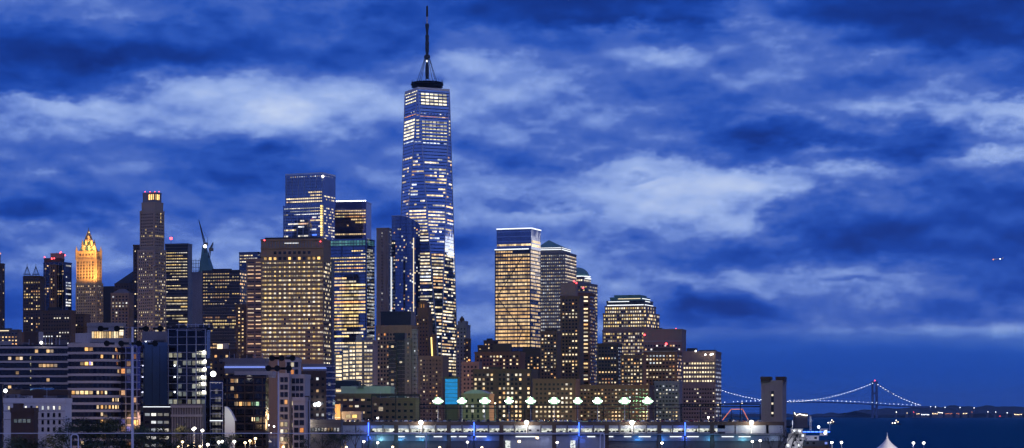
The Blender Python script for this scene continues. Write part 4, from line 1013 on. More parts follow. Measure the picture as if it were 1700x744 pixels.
B = Bld('masonry_block', 'dark masonry block with narrow vertical window slots below the curved blue tower', 'building', 2000, 656)
f, g = B.vol(624, 684, 693, 541, mat='stone_brown', th=10); B.piers(f, 2.9, 1.1, .6, 'stone_brown')
B.grid(sub(f, 548, 700), 3.8, 2.9, 1.7, 2.2, .2, pal=CREAM+ORNG, fn=lambda k, n, y: .35 if abs(y-553) < 4 and k > n*.4 else .6 if abs(y-575) < 3 and k < n*.4 else .14)
f, g = B.vol(632, 682, 689, 518, 541, mat='black_panel', th=10, dD=4); B.finish()
B = Bld('concrete_tower', 'black glass and concrete striped tower in front of the dark masonry block', 'tower', 1800, 668)
for xa, xb, yt, mt, dD in ((645, 659, 568, 'black_panel', 0), (659, 673, 566, 'black_panel', 2), (672, 684, 563, 'concrete_dark', 1), (684, 694, 548, 'granite_grey', 3)):
    f, g = B.vol(xa, xb-1, xb, yt, mat=mt, th=6, dD=dD, depth=24); B.grid(f, 3.5, 3.1, 2.5, 1.6, .3, pal=CREAM+WARM, str_=(.2, .7), run=1.5) if mt == 'black_panel' else B.grid(f, 3.5, f.w-1, 1.2, 1.4, .15, pal=COOL+WARM)
    B.bands(f, 3.5, .5, .5, 'concrete_dark')
f, g = B.vol(655, 672, 675, 554, mat='black_panel', dD=12, th=6); B.finish()
B = Bld('wrapped_building', 'narrow building wrapped in glowing bright blue construction sheeting', 'building', 1560, 751)
masonry('blue_wrap', (.02, .22, .5), rough=.5, var=.3)
f, g = B.vol(738.5, 760, 763, 627, mat='brick_dark', th=8); 
m_, T = new_mat('blue_sheeting'); gm = T.node('ShaderNodeNewGeometry'); nn = T.noise(T.v('MULTIPLY', gm.outputs['Position'], (1, 1, 2)), .25, 3, .6)
principled(T, **{'Base Color': (.02, .2, .5, 1), 'Emission Color': (.01, .22, .55, 1), 'Emission Strength': T.m('MULTIPLY_ADD', nn, 1.2, .0)}); m_.cycles.emission_sampling = 'NONE'
b = MB(); b.use(m_)
for k in range(7):
    y0 = 629 + k*6.2; z1_, z0_ = pz(y0, 1560), pz(y0+5.6, 1560); a, c = f.span(z0_); b.obox(a + f.u*.3, f.u, f.n, f.w-.6, .3, z1_-z0_)
b.build('sheeting', None, B.root)
for y0 in (627.5, 634.7, 640.9, 647.1, 653.3):
    pass
B.finish()

# ---- office block with gold bands under the teal-topped tower
D = 1900; B = Bld('office_block', 'stepped office block with continuous gold-white lit floor bands, below the teal-topped glass tower', 'building', D, 592)
for xl, xc, xr, yt, dD in ((555, 570, 571, 588, 6), (568, 581, 582, 580, 4), (578, 592, 593, 573, 2), (590, 602, 603, 566, 0), (603, 620, 627, 566, 1)):
    f, g = B.vol(xl, xc, xr, yt, mat='granite_grey', th=8, dD=dD, depth=20)
    last = xl > 600
    B.grid(f, 3.4, 2.6, 2.5, 2.0, pal=[(1, .72, .38), (1, .8, .5)] if not last else CREAM, str_=(.4, .75) if not last else (.12, .5), top=.8, run=6, fn=lambda k, n, y, l=last: .9 if not l else .55, dark=False); B.bands(f, 3.4, .9, .35, 'concrete')
B.roofbox(591, 601, 556, 567, 'concrete', 4); B.roofbox(606, 616, 560, 567, 'granite_grey', 4); B.finish()

# ================================================================ nearer buildings, lower left
def lamp_ball(B, x, y, dD, mat='light_white', r=.5, name='lamp'):
    b = MB(); b.use(M(mat)); b.ball(at(x, y, B.D+dD), r, 8); return b.build(name, None, B.root)
def plight(name, loc, e, col, r=.5, parent=None, spot=None, dirv=None):
    L = bpy.data.lights.new(name, 'SPOT' if spot else 'POINT'); L.energy = e; L.color = col; L.shadow_soft_size = r
    if spot: L.spot_size = R(spot); L.spot_blend = .7
    o = bpy.data.objects.new(name, L); COL.objects.link(o); o.location = loc
    if parent: o.parent = parent; o.location = Vector(loc) - parent.location
    if dirv: o.rotation_euler = Vector(dirv).to_track_quat('-Z', 'Y').to_euler()
    return o

D = 1050; B = Bld('office_block', 'long low office block with white spandrel stripes running to the left border', 'building', D, 55)
f, g = B.vol(-60, 118, 122, 575, mat='glass_black', th=3, depth=30); B.bands(f, 3.52, 1.05, .5, 'concrete_white', top=0)
def l1(k, n, y):
    x = -60 + 178*(k+.5)/n
    if abs(y-594) < 4 and (14 < x < 22 or 27 < x < 36): return 1
    if abs(y-605) < 4 and (64 < x < 76 or 79 < x < 89): return .9
    return .05
B.grid(f, 3.52, 1.9, 1.75, 1.7, pal=[(1, .62, .28), (1, .75, .5)], str_=(.2, .6), top=1.5, bot=1, fn=l1)
for y in (594, 605, 616, 627, 638): B.one(f, (51+60)/178, pz(y, D), .6, 1.6, (1, .9, .5, .25))
B.roofbox(-20, 20, 566, 576, 'concrete'); B.roofbox(40, 64, 551, 576, 'brick_dark', 14); B.roofbox(64, 72, 551, 576, 'concrete_white', 13)
B.roofbox(95, 112, 564, 576, 'concrete_dark', 12); lamp_ball(B, 68.5, 569, -2, 'light_white', .7)
for x in (76, 82, 86, 93, 99): B.mast(x, 561, 576, .18, 8, 'steel_light')
B.clutter(-20, 112, 575, 16); B.finish()
D = 1000; B = Bld('office_block', 'striped office block with a rounded right corner and orange-lit rows of windows', 'building', D, 155)
pts = [Vector((px(112, D), D+2))]
rad = 9.5; cxr = px(193, D) - rad
pts.append(Vector((cxr, D)))
for k in range(1, 9):
    a = -math.pi/2 + k*(math.pi/2)/8; pts.append(Vector((cxr + rad*math.cos(a), D + rad + rad*math.sin(a))))
poly = [tuple(p) for p in pts] + [(pts[-1].x, D+45), (pts[0].x, D+45)]
zt = pz(573, D); b = MB(); b.use(M('glass_black')); b.prism(poly, 2, zt); 
def off(poly_, d):
    c = Vector((sum(p[0] for p in poly_)/len(poly_), sum(p[1] for p in poly_)/len(poly_)))
    return [tuple(c + (Vector(p)-c)*(1+d/20)) for p in poly_]
z = zt - .9; b.use(M('concrete_white')); k = 0
while z > 6:
    b.prism(off(poly, .45), z, z+1.15); z -= 3.36
b.prism(off(poly, .3), zt, zt+.9)
b.build('wall', None, B.root)
rows = {603: (138, 160), 646: (112, 180), 671: (158, 194), 660: (186, 196), 580: (142, 156), 683: (165, 175)}
for k in range(len(pts)-1):
    a, c = pts[k], pts[k+1]; f = Face((a.x, a.y-.02, 2), (c.x, c.y-.02, 2), (a.x, a.y-.02, zt), (c.x, c.y-.02, zt))
    def fn(kk, n, y, a=a, c=c):
        q = a.lerp(c, (kk+.5)/n); x = CX + q.x*F/q.y
        for yy, (x0, x1) in rows.items():
            if abs(y-yy) < 6.01 and x0 < x < x1: return .92
        return .05
    B.grid(f, 3.36, min(2.2, f.w-.62), min(1.95, f.w-.7), 1.8, pal=[(1, .52, .16), (1, .68, .32), (1, .74, .42)], str_=(.3, .75), top=1.0, bot=1, fn=fn, proud=.15)
B.one(Face((pts[0].x, D-.02, 2), (cxr, D, 2), (pts[0].x, D-.02, zt), (cxr, D, zt)), .80, pz(603, D), .8, 1.7, (.4, .3, 1, .6))
b = MB(); b.use(M('light_orange')); p = at(193.8, 580, D+6); q = at(193.8, 606, D+6); b.tube(p, q, .22, 5); b.build('light_strip', None, B.root)
B.roofbox(125, 152, 553, 574, 'concrete_white', 8); B.roofbox(160, 220, 561, 574, 'concrete', 10); B.clutter(118, 190, 573, 10); B.finish()
D = 1090; B = Bld('penthouse', 'glowing warm louvred penthouse box on the roofs behind the rounded office block', 'building', D, 175)
f, g = B.vol(145, 206, 208, 538, mat='concrete', th=3, depth=16)
lf = sub(part_of(f, .1, 1), 549, 563)
B.grid(lf, 4.6, 1.25, 1.12, 3.9, pal=[(1, .70, .34), (1, .78, .46), (1, .62, .24)], str_=(.35, .75), top=.2, bot=.1, fn=lambda k, n, y: 1)
B.grid(sub(f, 538, 549), 3.6, 1.25, 1.1, 2.8, pal=[(1, .7, .4)], str_=(.04, .10), top=.5, bot=.1, fn=lambda k, n, y: 1)
B.one(f, .93, pz(550, D), 2.4, 5, (1, .82, .58, .8)); B.finish()
D = 1010; B = Bld('glass_stair_tower', 'glass stair tower with a white steel grid and orange-lit landings, right of the rounded block', 'building', D, 216)
f, g = B.vol(194.5, 233, 238, 574, mat='glass_purple', th=8)
B.piers(f, 2.7, .22, .4, 'steel_light', 'mullion'); B.bands(f, 3.4, .25, .4, 'steel_light')
B.grid(f, 3.4, 2.7, 2.2, 2.6, pal=[(1, .4, .14), (1, .55, .3), (.35, .3, .9), (.7, .75, 1)], str_=(.06, .35), top=.4, fn=lambda k, n, y: .9 if (abs(y-615) < 9 and k in (0, 1)) else .22)
B.one(f, .80, pz(702, D), 3, 3.0, (1, .5, .15, .8)); B.one(f, .05, pz(618, D), 1.2, 4, (1, .55, .25, .6)); B.finish()
D = 1060; B = Bld('glass_block', 'plain dark teal-blue glass box beside the bright balcony tower', 'building', D, 262)
f, g = B.vol(234, 284, 288, 571, mat='sheet_blue', th=4, depth=26); B.piers(f, 3.8, .12, .2, 'steel_dark', 'mullion')
B.grid(f, 3.5, 1.9, 1.0, .9, pal=COOL, str_=(.3, .8), dark=False, fn=lambda k, n, y: .012)
B.roofbox(236, 280, 550, 572, 'granite_grey', 10); B.roofbox(240, 262, 565, 571, 'paint_white', 6); lamp_ball(B, 242, 568.5, 4, 'light_cool', .5); B.clutter(236, 284, 571, 6); B.finish()
D = 1040; B = Bld('balcony_tower', 'tower of glass balconies with a stack of bright white lamps down its right edge', 'building', D, 315)
f, g = B.vol(278, 343, 349, 546, mat='glass_black', th=6, depth=24)
B.piers(f, 4.6, .3, .6, 'steel_light', 'mullion'); B.bands(f, 3.75, .3, .8, 'metal_frame')
B.grid(sub(f, 584, 700), 3.75, 2.3, 2.0, 2.4, pal=[(.95, 1, .85), (1, .95, .7), (.9, 1, .95)], str_=(.03, .2), top=.5, fn=lambda k, n, y: .9 if k > n*.55 else (.5 if k < n*.3 else .25))
B.grid(sub(f, 548, 560), 3.0, 1.5, .9, .7, pal=COOL, str_=(.2, .7), top=.6, fn=lambda k, n, y: .4 if k > n*.3 else 0, dark=False)
for k, y in enumerate((585, 600, 613, 626, 637, 651)):
    lamp_ball(B, 338 + random.uniform(-2, 2), y, -3, 'light_white', .75)
    B.one(f, .90, pz(y+1, D), 4.2, 2.0, (1, .96, .75, .6)); B.one(f, .80, pz(y+1, D), 2.4, 1.4, (1, .96, .75, .3))
for k, y in enumerate((607, 626, 651)): lamp_ball(B, 290, y, -3, 'light_cool', .35)
for x in (297, 311, 325, 338, 347): B.mast(x, 536, 547, .2, 5, 'steel_light')
b = MB(); b.use(M('steel_light')); b.tube(at(292, 549, D), at(347, 549, D), .12, 4); b.tube(at(292, 539, D), at(347, 539, D), .12, 4); b.build('roof_rail', None, B.root)
B.clutter(282, 343, 546, 6); B.finish()
D = 1020; B = Bld('glass_annex', 'low glass annex with bright thin floor edges at the foot of the balcony tower', 'building', D, 361)
f, g = B.vol(349, 370, 373, 635, mat='glass_dark', th=6, depth=16); B.bands(f, 3.7, .28, .5, 'paint_white'); B.piers(f, 6, .2, .4, 'steel_light', 'mullion')
B.grid(f, 3.7, 1.5, 1.3, 2.6, .6, pal=[(1, .95, .85)], str_=(.03, .12)); B.strip(f, pz(699, D), .35, .7, 'strip_white'); lamp_ball(B, 354, 621, -3, 'light_white', 1.3); B.finish()
D = 1000; B = Bld('parking_block', 'ribbed pale concrete parking block under the balcony tower', 'building', D, 310)
f, g = B.vol(284, 336, 340, 673, mat='concrete_dark', th=3, depth=20); B.piers(f, 1.2, .3, .5, 'concrete'); b = MB(); b.use(M('concrete'))
for y in (673, 688): a, c = f.span(pz(y+4, D)); b.obox(a, f.u, f.n, f.w, .8, 1.1)
b.build('cornice', None, B.root)
f, g = B.vol(238, 283, 284, 675, mat='black_panel', th=3, depth=20, dD=4); B.strip(f, pz(676, D), .3, .6, 'strip_white'); B.grid(f, 3.6, 3, 2.6, 1.5, .75, pal=COOL, str_=(.1, .6)); B.finish()
D = 1060; B = Bld('apartment_block', 'dark green-tinted block with one orange-lit row of windows and a thin blue roof line', 'building', D, 410)
f, g = B.vol(372, 441, 446, 625, mat='glass_black', th=4, depth=26); B.bands(f, 3.8, .9, .4, 'brick_dark'); B.piers(f, 4.4, .5, .4, 'brick_dark')
B.grid(f, 3.8, 2.1, 1.8, 2.2, pal=[(1, .5, .18), (1, .7, .4), (.5, .8, .5)], str_=(.15, .7), top=1, fn=lambda k, n, y: .95 if abs(y-673) < 5 and .15 < k/n < .8 else (.5 if abs(y-690) < 5 else (.35 if y < 650 and k < n*.4 else .06)))
f, g = B.vol(390, 452, 458, 619, 627, mat='concrete_white', th=4, dD=6, depth=20)
B.grid(f, 3.6, 3.2, 2.7, 1.7, .3, pal=COOL, str_=(.1, .4), top=.8, bot=.2)
f, g = B.vol(373, 440, 446, 597, 620, mat='granite_grey', th=4, dD=22, depth=16); B.grid(f, 3.6, 3.4, 1.5, 1.5, .06, pal=WARM)
b = MB(); b.use(M('strip_blue') if 'strip_blue' in MATS else emit('strip_blue', (.25, .35, 1), .8)); a, c = f.span(pz(611, D+22)); b.obox(a, f.u, f.n, f.w, 1.0, .9); b.build('light_strip', None, B.root)
B.roofbox(400, 420, 588, 598, 'brick_dark', 30); B.one(f, .62, pz(594, D), 1, 1, (1, 1, 1, 0)); B.clutter(376, 440, 597, 10, 26, 8); B.finish()
D = 1300; B = Bld('brick_block', 'small pale-topped block with one lit rooftop sign panel behind the green-tinted block', 'building', D, 385)
f, g = B.vol(352, 392, 398, 581, mat='brick_dark', th=6); B.grid(f, 3.8, 3.4, 1.6, 1.6, .2, pal=WARM); B.roofbox(362, 380, 570, 582, 'concrete', 5); B.one(f, .33, pz(576, D), 4, 4, (1, .75, .5, .8)); B.finish()
D = 1000; B = Bld('apartment_tower', 'stepped white-framed apartment tower with dark window bays, left of centre', 'tower', D, 480)
for xl, xc, xr, yt, dD in ((463, 480, 482, 622, 0), (474, 497, 500, 597, 8), (482, 506, 515, 624, 4)):
    f, g = B.vol(xl, xc, xr, yt, mat='concrete_white', th=8, dD=dD, depth=18)
    B.grid(f, 3.45, 1.95, 1.6, 2.35, .12, pal=ORNG+CREAM, str_=(.15, .6), top=1.2, fn=lambda k, n, y: .9 if abs(y-667) < 3.5 and k > 0 else (.6 if y > 690 else .07))
f, g = B.vol(486, 507, 511, 662, mat='concrete_white', th=8, dD=-5, depth=12); B.grid(f, 3.45, 2.6, 2.1, 2.4, .15, pal=ORNG)
f, g = B.vol(507, 512, 513, 660, mat='brick_dark', th=8, dD=2, depth=12); B.grid(f, 3.45, 1.2, 1.0, 2.0, .8, pal=ORNG, str_=(.4, .8)) 
B.roofbox(476, 486, 590, 598, 'concrete_white', 12); B.clutter(476, 496, 597, 4, 10, 6); B.finish()
D = 1250; B = Bld('apartment_block', 'dark brick block with a blue-lit roof edge, right of the white-framed apartment tower', 'building', D, 525)
f, g = B.vol(500, 545, 549, 618, mat='brick_dark', th=6); B.grid(f, 3.5, 3.2, 1.6, 1.7, .12, pal=ORNG+COOL, str_=(.2, .6))
f2, g2 = B.vol(503, 543, 548, 606, 618, mat='granite_grey', th=6, dD=10); B.strip(f2, pz(612, D), 1.1, .5, 'strip_blue'); 
lamp_ball(B, 523, 672, -3, 'light_cool', 1.0); lamp_ball(B, 529, 671, -3, 'light_cool', 1.3); B.finish()
D = 1200; B = Bld('apartment_block', 'narrow block with curved white balcony bands, left of the gold-banded office block', 'building', D, 549)
f, g = B.vol(542, 552, 556, 607, mat='glass_dark', th=30); B.bands(f, 3.3, .7, .5, 'concrete_white'); B.bands(g, 3.3, .7, .5, 'concrete_white'); B.grid(f, 3.3, 2.2, 1.7, 1.6, .5, pal=COOL, str_=(.1, .4)); B.finish()
D = 1500; B = Bld('warehouse', 'low dark warehouse with a white rooftop plant strip, below the gold-banded office block', 'building', D, 600)
f, g = B.vol(553, 652, 660, 655, mat='brick_brown', th=4); B.grid(f, 4.4, 4.2, 3, 1.6, .3, pal=CREAM+WARM, str_=(.1, .5), fn=lambda k, n, y: .55 if k < n*.35 else .12)
f, g = B.vol(566, 648, 655, 643, 656, mat='concrete', th=4, dD=8)
B.roofbox(556, 600, 632, 644, 'black_panel', 14); B.roofbox(594, 604, 641, 644, 'concrete_dark', 7); B.clutter(570, 645, 643, 10, 10, 10); B.finish()
D = 1420; B = Bld('warehouse', 'brown warehouse behind the dark roof frame, with dim windows', 'building', D, 655)
f, g = B.vol(616, 690, 697, 662, mat='brick_brown', th=4); B.grid(f, 4.2, 4.0, 2, 1.6, .12, pal=WARM, str_=(.1, .4)); B.one(f, .22, pz(679, D), 3.4, 3.2, (1, .8, .55, .2)); B.clutter(620, 690, 662, 9); B.finish()
D = 1330; B = Bld('storage_box', 'plain orange-lit box building at the left end of the pier', 'building', D, 556)
f, g = B.vol(545, 565, 568, 673, mat='terracotta', th=4); B.strip(f, pz(694, D), .5, .5, 'strip_warm'); 
plight('wall_light', at(556, 688, D-10), 9000, (1, .6, .22), .6, B.root); B.one(f, .5, pz(698, D), 1, 1, (0, 0, 0, 0)); B.finish()
D = 1330; B = Bld('storage_box', 'low pale shed with a gold-lit open front, next to the orange-lit box', 'building', D, 584)
f, g = B.vol(567, 600, 602, 685, mat='concrete', th=4); B.grid(f, 3.4, 4.0, 3.4, 2.2, 1, pal=[(1, .8, .45), (1, .66, .2)], str_=(.4, .8), top=1.2, bot=.5, fn=lambda k, n, y: 1 if k < n*.7 else 0); B.finish()
D = 880; B = Bld('white_building', 'small white building with two rows of tall dark windows, bottom left', 'building', D, 60)
f, g = B.vol(6, 108, 119, 664, mat='paint_white', th=4, depth=14)
B.grid(sub(f, 672, 720), 2.95, 2.35, .95, 1.75, .1, pal=COOL+CREAM, str_=(.2, .6), top=.4, bot=.2, fn=lambda k, n, y: None if k < n*.42 and y > 684 else (.7 if y < 681 else .0))
b = MB(); b.use(M('concrete'))
for y in (683, 697): a, c = f.span(pz(y, D)); b.obox(a, f.u, f.n, f.w, .15, .25)
b.build('string_course', None, B.root)
B.roofbox(14, 26, 655, 665, 'concrete_dark', 6); B.roofbox(75, 95, 657, 665, 'concrete_dark', 6); 
for x in (43, 46, 53): B.mast(x, 657, 665, .3, 5, 'paint_white')
B.clutter(8, 105, 664, 8, 3, 9); B.finish()
D = 860; B = Bld('shed_building', 'dark windowless box with a pale glazed strip, in front of the white building', 'building', D, 42)
f, g = B.vol(18, 56, 63, 680, mat='brick_dark', th=5); f2, g2 = B.vol(23, 37, 38, 673, 680, mat='brick_dark', th=5, dD=2, depth=5)
B.grid(sub(f, 694, 706), 2.6, 1.8, 1.6, 1.7, pal=[(.75, .9, .95)], str_=(.03, .09), top=.3, bot=.1, fn=lambda k, n, y: .9 if k < n*.8 else 0); B.finish()
D = 900; B = Bld('office_block', 'dark block edge at the left border below the striped office block', 'building', D, 2)
f, g = B.vol(-30, 3, 5, 640, mat='black_panel', th=5); B.grid(f, 3.4, 3, 2, 1.6, .05); B.finish()
b = MB(); b.use(M('light_white')); D = 930
B = Bld('rooftop_plant_building', 'low dark roofed annex with a white lamp between the striped block and the white building', 'building', D, 60)
f, g = B.vol(6, 112, 118, 650, mat='brick_dark', th=4); B.roofbox(50, 90, 644, 651, 'glass_teal', 5); lamp_ball(B, 9, 649, -3, 'light_cool', .8); B.grid(f, 3.4, 3.4, 1.6, 1.4, .12, pal=ORNG); B.clutter(8, 110, 650, 8); B.finish()
# white glowing sail canopy beside the annex
D = 1000; r = empty('canopy', at(381, 700, D), 'pale translucent curved canopy shell at the foot of the green-tinted block', 'canopy')
b = MB(); b.use(M('paint_white')); N = 10
for k in range(N):
    t0, t1 = k/N, (k+1)/N; h = lambda t: 675 + 26*(1-math.cos(t*1.35))/.78*.9
    for j in range(3): 
        p, q = at(373+17*t0, h(t0), D+j*3), at(373+17*t1, h(t1), D+j*3)
        b.quad((p.x, p.y, 4), (q.x, q.y, 4), q, p) if j in (0, 2) else None
    p, q = at(373+17*t0, h(t0), D), at(373+17*t1, h(t1), D); b.quad(p, q, q+Vector((0, 6, 0)), p+Vector((0, 6, 0)))
b.build('shell', None, r); plight('canopy_light', at(378, 690, D-8), 900, (.8, 1, .95), .6, r)

# ================================================================ ground and water
def sheet(name, pts, z0, z1, mat):
    b = MB(); b.use(mat); b.prism(pts, z0, z1); o = b.build(name); o['kind'] = 'structure'; return o
mw, T = new_mat('water'); gm = T.node('ShaderNodeNewGeometry'); bp = T.node('ShaderNodeBump'); bp.inputs['Strength'].default_value = .5; bp.inputs['Distance'].default_value = 1.2
n_ = T.m('ADD', T.noise(T.v('MULTIPLY', gm.outputs['Position'], (.02, .06, 0)), 1, 6, .6), T.noise(T.v('MULTIPLY', gm.outputs['Position'], (.2, .5, 0)), 1, 4, .6))
T.put(bp.inputs['Height'], n_); df = T.node('ShaderNodeBsdfDiffuse'); df.inputs[0].default_value = (.002, .008, .02, 1); gl = T.node('ShaderNodeBsdfGlossy'); gl.inputs[0].default_value = (.03, .17, .24, 1); gl.inputs['Roughness'].default_value = .18; T.put(gl.inputs['Normal'], bp.outputs[0])
ms = T.node('ShaderNodeMixShader'); ms.inputs[0].default_value = .9; T.put(ms.inputs[1], df.outputs[0]); T.put(ms.inputs[2], gl.outputs[0]); mo = T.node('ShaderNodeOutputMaterial'); T.put(mo.inputs[0], ms.outputs[0])
b = MB(); b.use(mw); b.quad((-40000, -3000, 0), (40000, -3000, 0), (40000, 60000, 0), (-40000, 60000, 0)); o = b.build('water'); o['kind'] = 'structure'
sheet('ground', [(-6000, 300), (-150, 300), (-110, 1190), (165, 1260), (215, 1500), (225, 2000), (260, 2300), (230, 3400), (-400, 3900), (-6000, 3900)], -1, 2, M('soil'))
b = MB(); b.use(M('asphalt')); b.quad((px(300, 1150)-14, 600, 2.01), (px(300, 1150)+14, 600, 2.01), (-190, 2500, 2.01), (-225, 2500, 2.01)); b.build('road')['kind'] = 'structure'
sheet('quay', [(170, 700), (270, 700), (270, 1150), (170, 1150)], -1, 1.9, M('concrete_dark'))

# far shore and island
def ridge(name, x0, x1, D, hfun, depth, mat, base=0):
    b = MB(); b.use(mat); N = 160
    for k in range(N):
        xa, xb = x0+(x1-x0)*k/N, x0+(x1-x0)*(k+1)/N; ha, hb = hfun(xa), hfun(xb)
        p, q = Vector((px(xa, D), D, 0)), Vector((px(xb, D), D, 0))
        m1, m2 = p+Vector((0, depth*.4, ha)), q+Vector((0, depth*.4, hb)); e1, e2 = p+Vector((0, depth, 0)), q+Vector((0, depth, 0))
        b.quad(p+Vector((0, 0, -1)), q+Vector((0, 0, -1)), q+Vector((0, 0, hb*.35)), p+Vector((0, 0, ha*.35))); b.quad(p+Vector((0, 0, ha*.35)), q+Vector((0, 0, hb*.35)), m2, m1); b.quad(m1, m2, e2, e1)
    o = b.build(name); o['kind'] = 'structure'; return o
mh = masonry('far_woods', (.012, .018, .02))
nz = lambda x, s, k=0: noise.noise(Vector((x*s, k, 0)))
ridge('hills', 1455, 1800, 15500, lambda x: 26+24 + min(1, (x-1455)/60)*22 + nz(x, .05)*14+nz(x, .3, 3)*6+(14 if 1560 < x < 1600 else 0) + (14 if x > 1610 else 0), 2500, mh)
ridge('low_shore', 1360, 1462, 17000, lambda x: 34+nz(x, .08)*10+nz(x, .5, 2)*5 - 18*max(0, (1400-x)/40), 2000, mh)
ridge('low_shore', 1140, 1330, 17500, lambda x: 30+nz(x, .08)*10+nz(x, .5, 2)*5, 2000, mh)
ridge('island', 1296, 1352, 3800, lambda x: max(1, 13*math.sin(math.pi*(x-1290)/66))+nz(x, .6)*2+1, 260, mh)

# lights on the far shore: each lamp-lit building or mast its own small thing
def shore_light(x, y, D, w, h, mat, label, cat='building'):
    o_ = empty('shore_building' if cat == 'building' else 'navigation_beacon', at(x, 688, D), label, cat, 'small lit buildings on the far shore')
    b = MB(); b.use(M('concrete_dark')); c = at(x, y, D); s = D/F
    b.box(c.x-w*s/2, c.x+w*s/2, D, D+10*s, .5, c.z); b.build('wall', None, o_)
    n = max(1, int(w/2.2))
    for k in range(n):
        b = MB(); b.use(M(mat)); xx = c.x-w*s/2+(k+.5)*w*s/n; zz = c.z - h*s*(.3+.5*random.random()); b.box(xx-.42*s, xx+.42*s, D-1.5, D-.1, zz-.42*s, zz+.42*s); b.build('window', None, o_)
SL = [(1552, 684.0, 10, 4, 'light_warm', 'lit building cluster at the left end of the brightest far-shore lights'), (1561, 682, 9, 5, 'light_white', 'brightest white-lit building on the far shore'),
 (1575, 685.5, 12, 2, 'light_orange', 'low orange-lit shed right of the brightest far-shore building'), (1590, 684, 6, 4, 'light_orange', 'orange-lit building in the middle of the far-shore lights'),
 (1602, 685, 8, 2, 'light_warm', 'low warm-lit row just left of the right-hand orange far-shore light'), (1613.5, 682, 4, 5, 'light_orange', 'right-hand orange light on the far shore'),
 (1536, 687, 14, 2, 'light_cool', 'row of small white lights left of the brightest far-shore building'), (1517, 682, 2.4, 4, 'light_red', 'red-lit mast on the far shore right of the bridge'),
 (1488, 683, 2.4, 3, 'light_white', 'white light mast just right of the bridge tower'), (1640, 682, 2.3, 2, 'light_cool', 'single faint light on the dark hill right of the orange one'),
 (1653, 683, 2.3, 2, 'light_cool', 'second faint light on the dark hill'), (1672, 684, 2.3, 2, 'light_cool', 'third faint light near the right border'),
 (1660, 689, 2.3, 2, 'light_red', 'faint red light at the water line near the right border'), (1690, 687, 14, 2, 'light_warm', 'row of white-gold lights at the right border'),
 (1506, 684, 2.3, 2, 'light_warm', 'tiny light left of the red-lit mast'), (1524, 686, 6, 2, 'light_warm', 'tiny lit building right of the red-lit mast')]
for x, y, w, h, mt, lb in SL: shore_light(x, y, 15300, w, h*1.2, mt, lb)
for x, y in ((1545, 674.6), (1553, 674.8), (1594, 676), (1617, 677), (1569, 675.5)):
    shore_light(x, y, 16000, 2.2, 1, 'light_cool', 'small pale light on the crest of the far hill')
shore_light(1330, 686, 3780, 22, 5, 'light_white', 'long white-lit building on the small island beside the ventilation tower'); shore_light(1319, 683.5, 3780, 2.4, 3, 'light_cool', 'single pale light at the left of the small island')

# ================================================================ suspension bridge
def bridge():
    D = 14000; s = D/F; r = empty('suspension_bridge', at(1452, 688, D), 'far suspension bridge with strings of small white lights along its cables', 'bridge')
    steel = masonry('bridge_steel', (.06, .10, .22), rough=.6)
    def tower(x):
        t = MB(); t.use(steel)
        for sx in (-1, 1):
            c = at(x+sx*3.4, 0, D); t.box(c.x-6.5, c.x+6.5, D-8, D+8, 0, pz(633, D))
        for y in (635, 653, 678): c = at(x, y, D); t.box(c.x-9, c.x+9, D-6, D+6, c.z-7, c.z+5)
        return t.build('bridge_tower', None, r)
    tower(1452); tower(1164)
    b = MB(); b.use(M('light_red')); b.ball(at(1452.5, 632, D-4), 3.6); b.build('beacon', None, r)
    deckf = lambda x: 672.2 - 5.5*max(0, 1-((x-1320)/150)**2) if x < 1470 else 672.5 + (x-1470)*.045
    dk = MB(); dk.use(steel); N = 60
    xs = [1100 + (1545-1100)*k/N for k in range(N+1)]
    for k in range(N):
        p, q = at(xs[k], deckf(xs[k]), D), at(xs[k+1], deckf(xs[k+1]), D)
        i = len(dk.v); dk.v += [(p.x, D-15, p.z-7), (q.x, D-15, q.z-7), (q.x, D-15, q.z), (p.x, D-15, p.z), (p.x, D+15, p.z-7), (q.x, D+15, q.z-7), (q.x, D+15, q.z), (p.x, D+15, p.z)]
        for f_ in ((0, 1, 2, 3), (3, 2, 6, 7), (5, 4, 7, 6), (1, 0, 4, 5)): dk.face(tuple(i+a for a in f_))
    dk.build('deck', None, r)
    def cab(x):
        if x <= 1452:
            t = (x-1308)/144.0; return 666.5 - 31.5*-(t*t)*-1 if False else 666.8 - 31.8*t*t
        t = (x-1452)/76.0; return 635 + 38*t + 4.0*math.sin(math.pi*t)
    for dy in (-14, 14):
        c = MB(); c.use(steel); xs2 = [1164+(1528-1164)*k/70 for k in range(71)]
        for k in range(70): 
            p, q = at(xs2[k], cab(xs2[k]), D), at(xs2[k+1], cab(xs2[k+1]), D); c.tube(p+Vector((0, dy, 0)), q+Vector((0, dy, 0)), 1.3, 4)
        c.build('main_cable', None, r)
    h = MB(); h.use(steel)
    for k in range(60):
        x = 1170+k*5.9
        if cab(x) < deckf(x)-2: h.tube(at(x, cab(x), D), at(x, deckf(x), D), .35, 3)
    h.build('suspender_cable', None, r); r.children[-1]['kind'] = 'stuff'
    me = None; pts = []
    x = 1200.0
    while x < 1528: 
        if not 1449 < x < 1455: pts.append((x, cab(x)))
        sl = abs(cab(x+1)-cab(x)); x += 5.0/math.sqrt(1+sl*sl)
    x = 1196.0
    while x < 1530: pts.append((x, deckf(x)-2.2+random.uniform(-.2, .2))); x += 7.2
    b = MB(); b.use(M('cable_lamp')); b.ball((0, 0, 0), 1.5, 6)
    me = bpy.data.meshes.new('cable_light'); me.from_pydata(b.v, [], b.f); me.materials.append(M('cable_lamp'))
    rest = MB(); rest.use(M('cable_lamp'))
    for k, (x, y) in enumerate(pts):
        p = at(x, y, D-16)
        if k < 100: o = bpy.data.objects.new('cable_light', me); COL.objects.link(o); o.parent = r; o.location = p - r.location
        else: rest.ball(p, 1.3, 6)
    rest.build('road_light', None, r)['kind'] = 'stuff'
